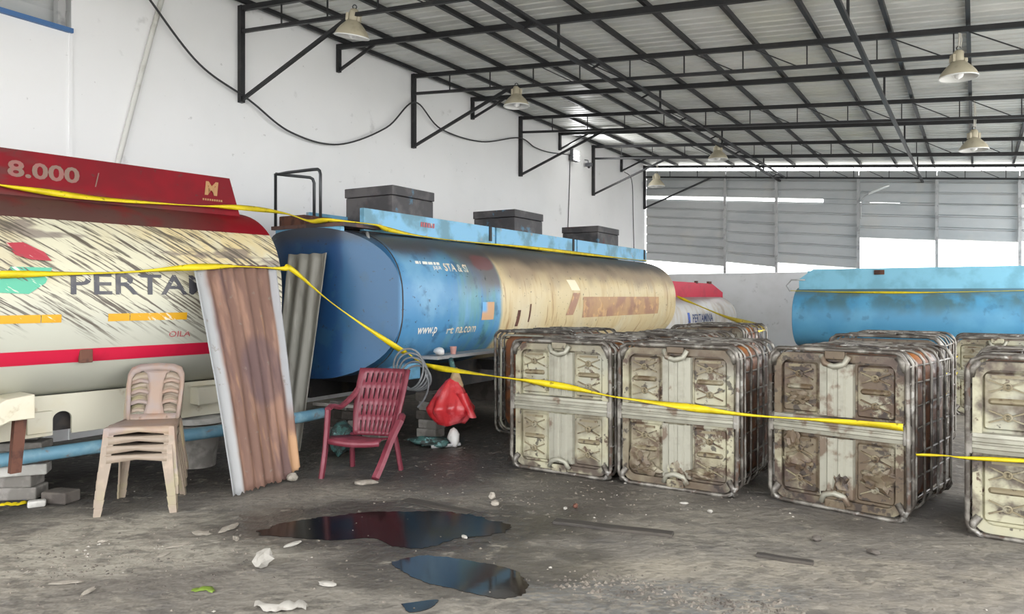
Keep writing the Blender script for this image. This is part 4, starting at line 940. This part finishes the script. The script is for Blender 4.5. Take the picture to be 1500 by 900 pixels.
MB().grid([[(.06 + .07 * math.cos(a) * w, .0 + .04 * math.sin(a), z) for a in [2 * math.pi * i / 14 for i in range(14)]] for z, w in ((.30, 1.3), (.42, 1.2), (.5, .8), (.56, .5), (.60, .3))], True).build('neck_wrap', m_['bag_beige'], bg, smooth=True)
MB().tube([(.04, 0, .58), (.02, .02, .64), (.0, .1, .68)], .03, 8).build('knot', m_['tarp_teal'], bg, smooth=True)
MB().grid([[(.13 + .12 * s + .06 * math.cos(a) * (1 - .3 * s), -.1 + .05 * math.sin(a), .34 - .26 * s) for a in [2 * math.pi * i / 12 for i in range(12)]] for s in (0, .3, .7, 1)], True).build('bag_flap', m_['bag_red'], bg, smooth=True)
def crumple(name, loc, sx, sy, sz, mt, label, cat, seed, sub=2, rough_=.35, group=None, sharp=False):
    bm = bmesh.new(); bmesh.ops.create_icosphere(bm, subdivisions=sub, radius=1)
    for v in bm.verts:
        n = 1 + rough_ * mnoise.noise(v.co * 1.7 + Vector((seed * 3.1, seed, 0))) + rough_ * .4 * mnoise.noise(v.co * 4 + Vector((seed, 0, seed)))
        v.co = Vector((v.co.x * sx * n, v.co.y * sy * n, max(v.co.z, -.75) * sz * n))
    zmin = min(v.co.z for v in bm.verts)
    for v in bm.verts: v.co.z -= zmin
    me = bpy.data.meshes.new(name); bm.to_mesh(me); bm.free(); me.materials.append(mt)
    if not sharp: me.shade_smooth()
    o = bpy.data.objects.new(name, me); COL.objects.link(o); o.location = loc; o.rotation_euler = (0, 0, seed * 1.3)
    return tag(o, label, cat, group)
p = K(T2, .75, -1.03, .92); crumple('crumpled_cup', p, .10, .06, .05, m_['cup_white'], 'crumpled white wrapper lying on the blue tank shelf', 'wrapper', 4)
p = K(T2, 1.02, -1.04, .92)
o = MB().lathe([(.0, 0), (.03, 0), (.042, .09), (.038, .09), (.028, .006)], 14).build('paper_cup', m_['cup_pink'], None, smooth=40); o.location = p; tag(o, 'small pinkish cup standing on the blue tank shelf', 'cup')

# ------------------------------------------------------------------ blocks, pipe, supports
bev = {}
def blk(loc, size, rz, mt, label, group, name='concrete_block', cat='block'):
    o = MB().box(-size[0] / 2, size[0] / 2, -size[1] / 2, size[1] / 2, 0, size[2]).build(name, mt, None, bevel=.012); o.location = loc; o.rotation_euler = (0, 0, rz)
    return tag(o, label, cat, group)
G1 = 'blocks stacked under the cream tank'
stack = [(-3.95, 5.98, 0, .40, .2, .10, .1, 'block_grey'), (-3.52, 5.86, 0, .22, .16, .09, -.2, 'block_dark'), (-3.98, 5.98, .10, .40, .2, .10, .05, 'block_grey'), (-3.86, 5.93, .20, .36, .18, .085, .35, 'block_pale'),
         (-4.02, 6.0, .285, .34, .2, .09, .0, 'block_pale'), (-3.76, 6.03, .285, .16, .2, .09, .1, 'block_dark'), (-3.95, 6.02, .375, .42, .22, .07, .15, 'block_grey'), (-4.02, 6.12, .445, .36, .2, .07, .2, 'block_grey')]
for i, (x, y, z, a, b_, c_, rz, mt_) in enumerate(stack):
    lb = ['lowest block of the stack under the cream tank', 'dark block lying on the floor beside the stacked blocks', 'second block up in the stack under the cream tank', 'pale block jutting out askew from the stack under the cream tank', 'pale block above the askew one under the cream tank', 'small dark block wedged in the stack under the cream tank', 'flat grey block at the height of the blue pipe', 'topmost block of the stack touching the cream tank skirt'][i]
    blk((x, y, z), (a, b_, c_), rz, m_[mt_], lb, G1)
blk((-3.62, 5.72, 0.0), (.12, .07, .05), .5, m_['block_pale'], 'pale broken brick piece by the stacked blocks', G1)
# round concrete footing behind the chairs
t = empty('concrete_footing', (-2.98, 7.12, 0), 0, 'lumpy round concrete footing under the cream tank behind the chairs', 'footing')
MB().lathe([(.16, 0), (.17, .12), (.2, .26), (.23, .36), (.22, .40)], 16, cap=True).build('pot', m_['block_grey'], t, smooth=40)
MB().lathe([(.2, .40), (.26, .42), (.25, .47), (.12, .5)], 14, cap=True).build('cap_slab', m_['block_pale'], t, smooth=40)
# blue pipe
o = MB().tube(spline([(-4.9, 5.1, .33), (-4.1, 5.62, .34), (-3.4, 6.15, .37), (-2.6, 6.75, .40), (-2.1, 7.3, .42), (-1.95, 7.75, .40)], 6), .055, 12).build('blue_pipe', m_['pipe_blue'], None, smooth=True); tag(o, 'long pale blue pipe running under the cream tank', 'pipe')
# brick piles under the blue tank
def pile(cx, cy, rz, nx, nz, seed, label, group):
    r_ = random.Random(seed)
    for k in range(nz):
        for i in range(nx):
            w = .26; x = (i - (nx - 1) / 2) * (w + .01) + (k % 2) * .06 + r_.uniform(-.02, .02)
            c, s = math.cos(rz), math.sin(rz)
            o = blk((cx + c * x, cy + s * x, k * .102), (w, .2, .10), rz + r_.uniform(-.08, .08), m_[r_.choice(['block_grey', 'block_dark', 'block_dark'])], (label % (['bottom', 'second', 'third', 'fourth', 'top'][k] if nx == 1 else ['bottom', 'second', 'third', 'top'][k], ['left', 'middle', 'right'][i]) if nx > 1 else label % ['lowest', 'second lowest', 'middle', 'second highest', 'highest'][k]), group, 'brick', 'brick')
pile(-1.75, 8.55, rad(-30), 3, 4, 1, '%s course brick at %s of the dusty pile under the blue tank nose', 'bricks under the blue tank nose')
pile(-.95, 8.62, rad(-30), 1, 5, 2, '%s grey brick of the narrow pile right of the maroon chair', 'bricks in the narrow pile')
o = MB().bar((-2.15, 8.15, .44), (-1.2, 7.98, .40), .05, .03).build('wooden_batten', m_['block_grey'], None); tag(o, 'pale batten laid over the brick pile under the blue tank', 'batten')
for k, (x, y, sx, sy, sz, lb) in enumerate([(-1.72, 7.72, .3, .14, .14, 'heap of dirty teal netting behind the maroon chair'), (-.86, 8.05, .24, .12, .05, 'flat dirty netting strip on the floor below the red bag')]):
    crumple('netting_heap', (x, y, 0), sx, sy, sz, m_['tarp_teal'], lb, 'netting', 11 + k, 3, .6)
crumple('plastic_jug', (-.62, 8.0, 0.0), .07, .06, .1, m_['cup_white'], 'pale crushed plastic jug under the red bag', 'jug', 21)
o = MB().tube([(-.85, 7.9, .02), (-.55, 8.0, .03)], .018, 6).build('metal_rod', m_['grey_steel'], None); tag(o, 'short pale rod lying under the red bag', 'rod')

# ------------------------------------------------------------------ puddles and litter on the floor
def puddle(pts, label, seed, mt='puddle_water'):
    P = [Vector((x, y, 0)) for x, y in pts]; P = spline(P + [P[0]], 22)[:-1]; c = sum(P, Vector()) / len(P); out = []
    for p in P:
        n = 1 + .07 * mnoise.noise(Vector((p.x * 5, p.y * 7, seed))) + .06 * mnoise.noise(Vector((p.x * 12, p.y * 16, seed))) + .035 * mnoise.noise(Vector((p.x * 34, p.y * 46, seed)))
        out.append(c + (p - c) * n)
    mb = MB(); mb.add([(p.x - c.x, p.y - c.y, .004) for p in out] + [(p.x - c.x, p.y - c.y, 0) for p in out], [tuple(range(len(out)))] + [(i, (i + 1) % len(out), len(out) + (i + 1) % len(out), len(out) + i) for i in range(len(out))])
    o = mb.build('puddle', m_[mt]); o.location = (c.x, c.y, 0); return tag(o, label, 'puddle')
def gp(px, py):   # a spot on the floor measured from the standing point
    Y = 1760 / (py - 435); return ((px - 750) / 1100 * Y, Y)
puddle([gp(*q) for q in ((375, 783), (420, 766), (500, 755), (560, 750), (640, 750), (700, 758), (742, 773), (715, 785), (670, 790), (620, 804), (580, 802), (545, 790), (470, 792))], 'large dark oily puddle in front of the maroon chair', 1, 'puddle_oil')
puddle([gp(*q) for q in ((572, 824), (625, 815), (690, 823), (742, 833), (768, 848), (772, 866), (748, 877), (700, 872), (640, 858), (595, 842))], 'smaller puddle reflecting blue, nearer the camera than the large dark one', 2)
puddle([gp(*q) for q in ((588, 886), (640, 880), (628, 893), (600, 898))], 'tiny puddle at the bottom picture edge', 3)

def plank(p0, p1, w, h, label, name='wooden_plank'):
    a = Vector((*gp(*p0), 0)); b = Vector((*gp(*p1), 0)); L_ = (b - a).length; t_ = (b - a)
    r_ = random.Random(int(p0[0])); rows = []
    for i in range(9):
        q = i / 8; j = .006 * math.sin(q * 9); ww = w / 2 * (1 - (.35 if i in (0, 8) else 0) * r_.random())
        rows.append([(L_ * q - L_ / 2, -ww + j, 0), (L_ * q - L_ / 2, ww + j, 0), (L_ * q - L_ / 2, ww + j, h), (L_ * q - L_ / 2, -ww + j, h)])
    mb = MB().grid(rows, True); mb.f += [(3, 2, 1, 0), (32, 33, 34, 35)]
    o = mb.build(name, m_['wood_dark'], None, bevel=.004); o.location = (a + b) / 2; o.rotation_euler = (0, 0, math.atan2(t_.y, t_.x)); return tag(o, label, 'plank')
plank((812, 766), (986, 786), .09, .022, 'long grey plank lying on the floor in front of the totes')
plank((1108, 815), (1192, 828), .05, .02, 'short dark stick of wood on the floor before the stained tote')
plank((592, 733), (690, 752), .12, .008, 'dark strip lying at the far rim of the large puddle')
# flat stone under the chair leg
def stone(px, py, sx, sy, sz, label, mt='stone', seed=1, name='stone', cat='stone', rg=.3):
    x, y = gp(px, py); return crumple(name, (x, y, 0), sx, sy, sz, m_[mt], label, cat, seed, 2, rg, sharp=True)
o = stone(536, 710, .11, .055, .02, 'flat pale stone under the maroon chair leg', seed=1); o.rotation_euler = (0, 0, .2)
stone(725, 741, .035, .03, .022, 'small knobbly stone upright near the first tote', seed=2)
stone(721, 732, .028, .026, .03, 'pale pebble beside the knobbly stone near the first tote', 'stone', 3)
stone(428, 706, .05, .04, .04, 'crumbled stone at the torn corner of the rusty sheet', seed=5)
stone(386, 830, .075, .05, .05, 'crumpled white lump of paper left of the puddles', 'stone_white', 6, 'paper_lump', 'paper', .5)
stone(480, 858, .06, .025, .012, 'white flat chip below the large puddle', 'stone_white', 7, 'plaster_chip', 'chip')
stone(428, 800, .075, .02, .012, 'white chip at the near rim of the large puddle', 'stone_white', 8, 'plaster_chip', 'chip')
stone(680, 789, .03, .015, .012, 'white speck floating in the large puddle', 'stone_white', 9, 'plaster_chip', 'chip')
stone(843, 745, .02, .018, .022, 'tiny reddish brick chip behind the long plank', 'brown_rust', 10, 'brick_chip', 'chip')
stone(1002, 739, .04, .016, .01, 'white chip in front of the second tote', 'stone_white', 12, 'plaster_chip', 'chip')
stone(828, 747, .025, .015, .012, 'pale chip between plank and first tote', 'stone_white', 13, 'plaster_chip', 'chip')
stone(1040, 752, .02, .02, .015, 'small white chip at the foot of the second tote', 'stone_white', 14, 'plaster_chip', 'chip')
stone(1196, 793, .03, .03, .02, 'dark crumb on the floor right of the plank', 'block_dark', 15, 'floor_crumb', 'crumb')
stone(1280, 812, .045, .025, .015, 'brown crumb on the floor before the stained tote', 'block_dark', 16, 'floor_crumb', 'crumb')
stone(150, 795, .03, .02, .01, 'small flat chip on the light floor before the chair stack', 'stone', 17, 'plaster_chip', 'chip')
stone(240, 813, .06, .03, .006, 'thin pale flake below the chair stack', 'stone', 18, 'plaster_chip', 'chip')
# paper strip and leaf
def sheetlet(px, py, L_, w, rz, mt, label, name, cat, seed, lift=.02):
    x, y = gp(px, py); rows = []
    for i in range(13):
        q = i / 12; ww = w * math.sin(math.pi * (.08 + .84 * q)) ** .6
        rows.append([(L_ * (q - .5), s * ww + .02 * math.sin(q * 7 + seed), .006 + lift * abs(mnoise.noise(Vector((q * 4, s, seed)))) + (lift * .6 if s == 0 else 0)) for s in (-1, -.5, 0, .5, 1)])
    o = MB().grid(rows).build(name, m_[mt], None, smooth=True, solid=.002); o.location = (x, y, 0.0); o.rotation_euler = (0, 0, rz); return tag(o, label, cat)
sheetlet(410, 893, .28, .035, -.1, 'stone_white', 'twisted white paper strip at the bottom picture edge', 'paper_strip', 'paper', 2, .04)
sheetlet(300, 866, .13, .03, -.15, 'leaf_green', 'single green leaf on the floor', 'green_leaf', 'leaf', 4, .012)
sheetlet(17, 741, .2, .03, .4, 'tape_yellow', 'scrap of yellow tape on the floor by the stacked blocks', 'tape_scrap', 'tape', 6, .02)
# pale broken floor screed flakes near the chairs
for k, (px, py, sx, sy) in enumerate(((335, 775, .10, .04), (295, 782, .07, .05), (262, 800, .08, .03), (345, 790, .05, .02), (100, 855, .09, .025), (130, 868, .06, .02))):
    stone(px, py, sx, sy, .006, ['broad', 'rounded', 'long', 'small', 'pale', 'short'][k] + ' screed flake %s' % ['nearest the rusty sheet', 'between chairs and rusty sheet', 'below the chair stack', 'left of the large puddle', 'at lower left of the floor', 'lowest at the left of the floor'][k], 'stone', 30 + k, 'screed_flake', 'flake', .6)
# gravel, too many bits to count
gr = MB(); rg = random.Random(5)
def bit(x, y, s):
    a = rg.uniform(0, 6); c, q = math.cos(a) * s, math.sin(a) * s; h = s * rg.uniform(.4, .8)
    gr.add([(x + c, y + q, 0), (x - q, y + c, 0), (x - c * .8, y - q * .8, 0), (x + q, y - c * .9, 0), (x + c * .2, y + q * .1, h)], [(0, 1, 4), (1, 2, 4), (2, 3, 4), (3, 0, 4)])
for _ in range(900):
    y = rg.uniform(3.4, 8.5); x = max(-3.1, rg.uniform(-.6, .72) * y)
    bit(x, y, rg.choice((.004, .006, .008, .012)))
for _ in range(220): bit(rg.gauss(.9, .7), rg.gauss(6.0, .35), rg.choice((.006, .01, .014)))
for _ in range(420):
    s = rg.random(); bit(.3 + 1.1 * s + rg.gauss(0, .12), 4.25 - .45 * s + rg.gauss(0, .09), rg.choice((.006, .01, .016)))
for _ in range(400): bit(rg.gauss(-2.4, .6), rg.gauss(4.5, .3), rg.choice((.005, .008, .012)))
tag(gr.build('gravel', m_['gravel']), 'scattered grit and small rubble over the floor', 'gravel', kind='stuff')
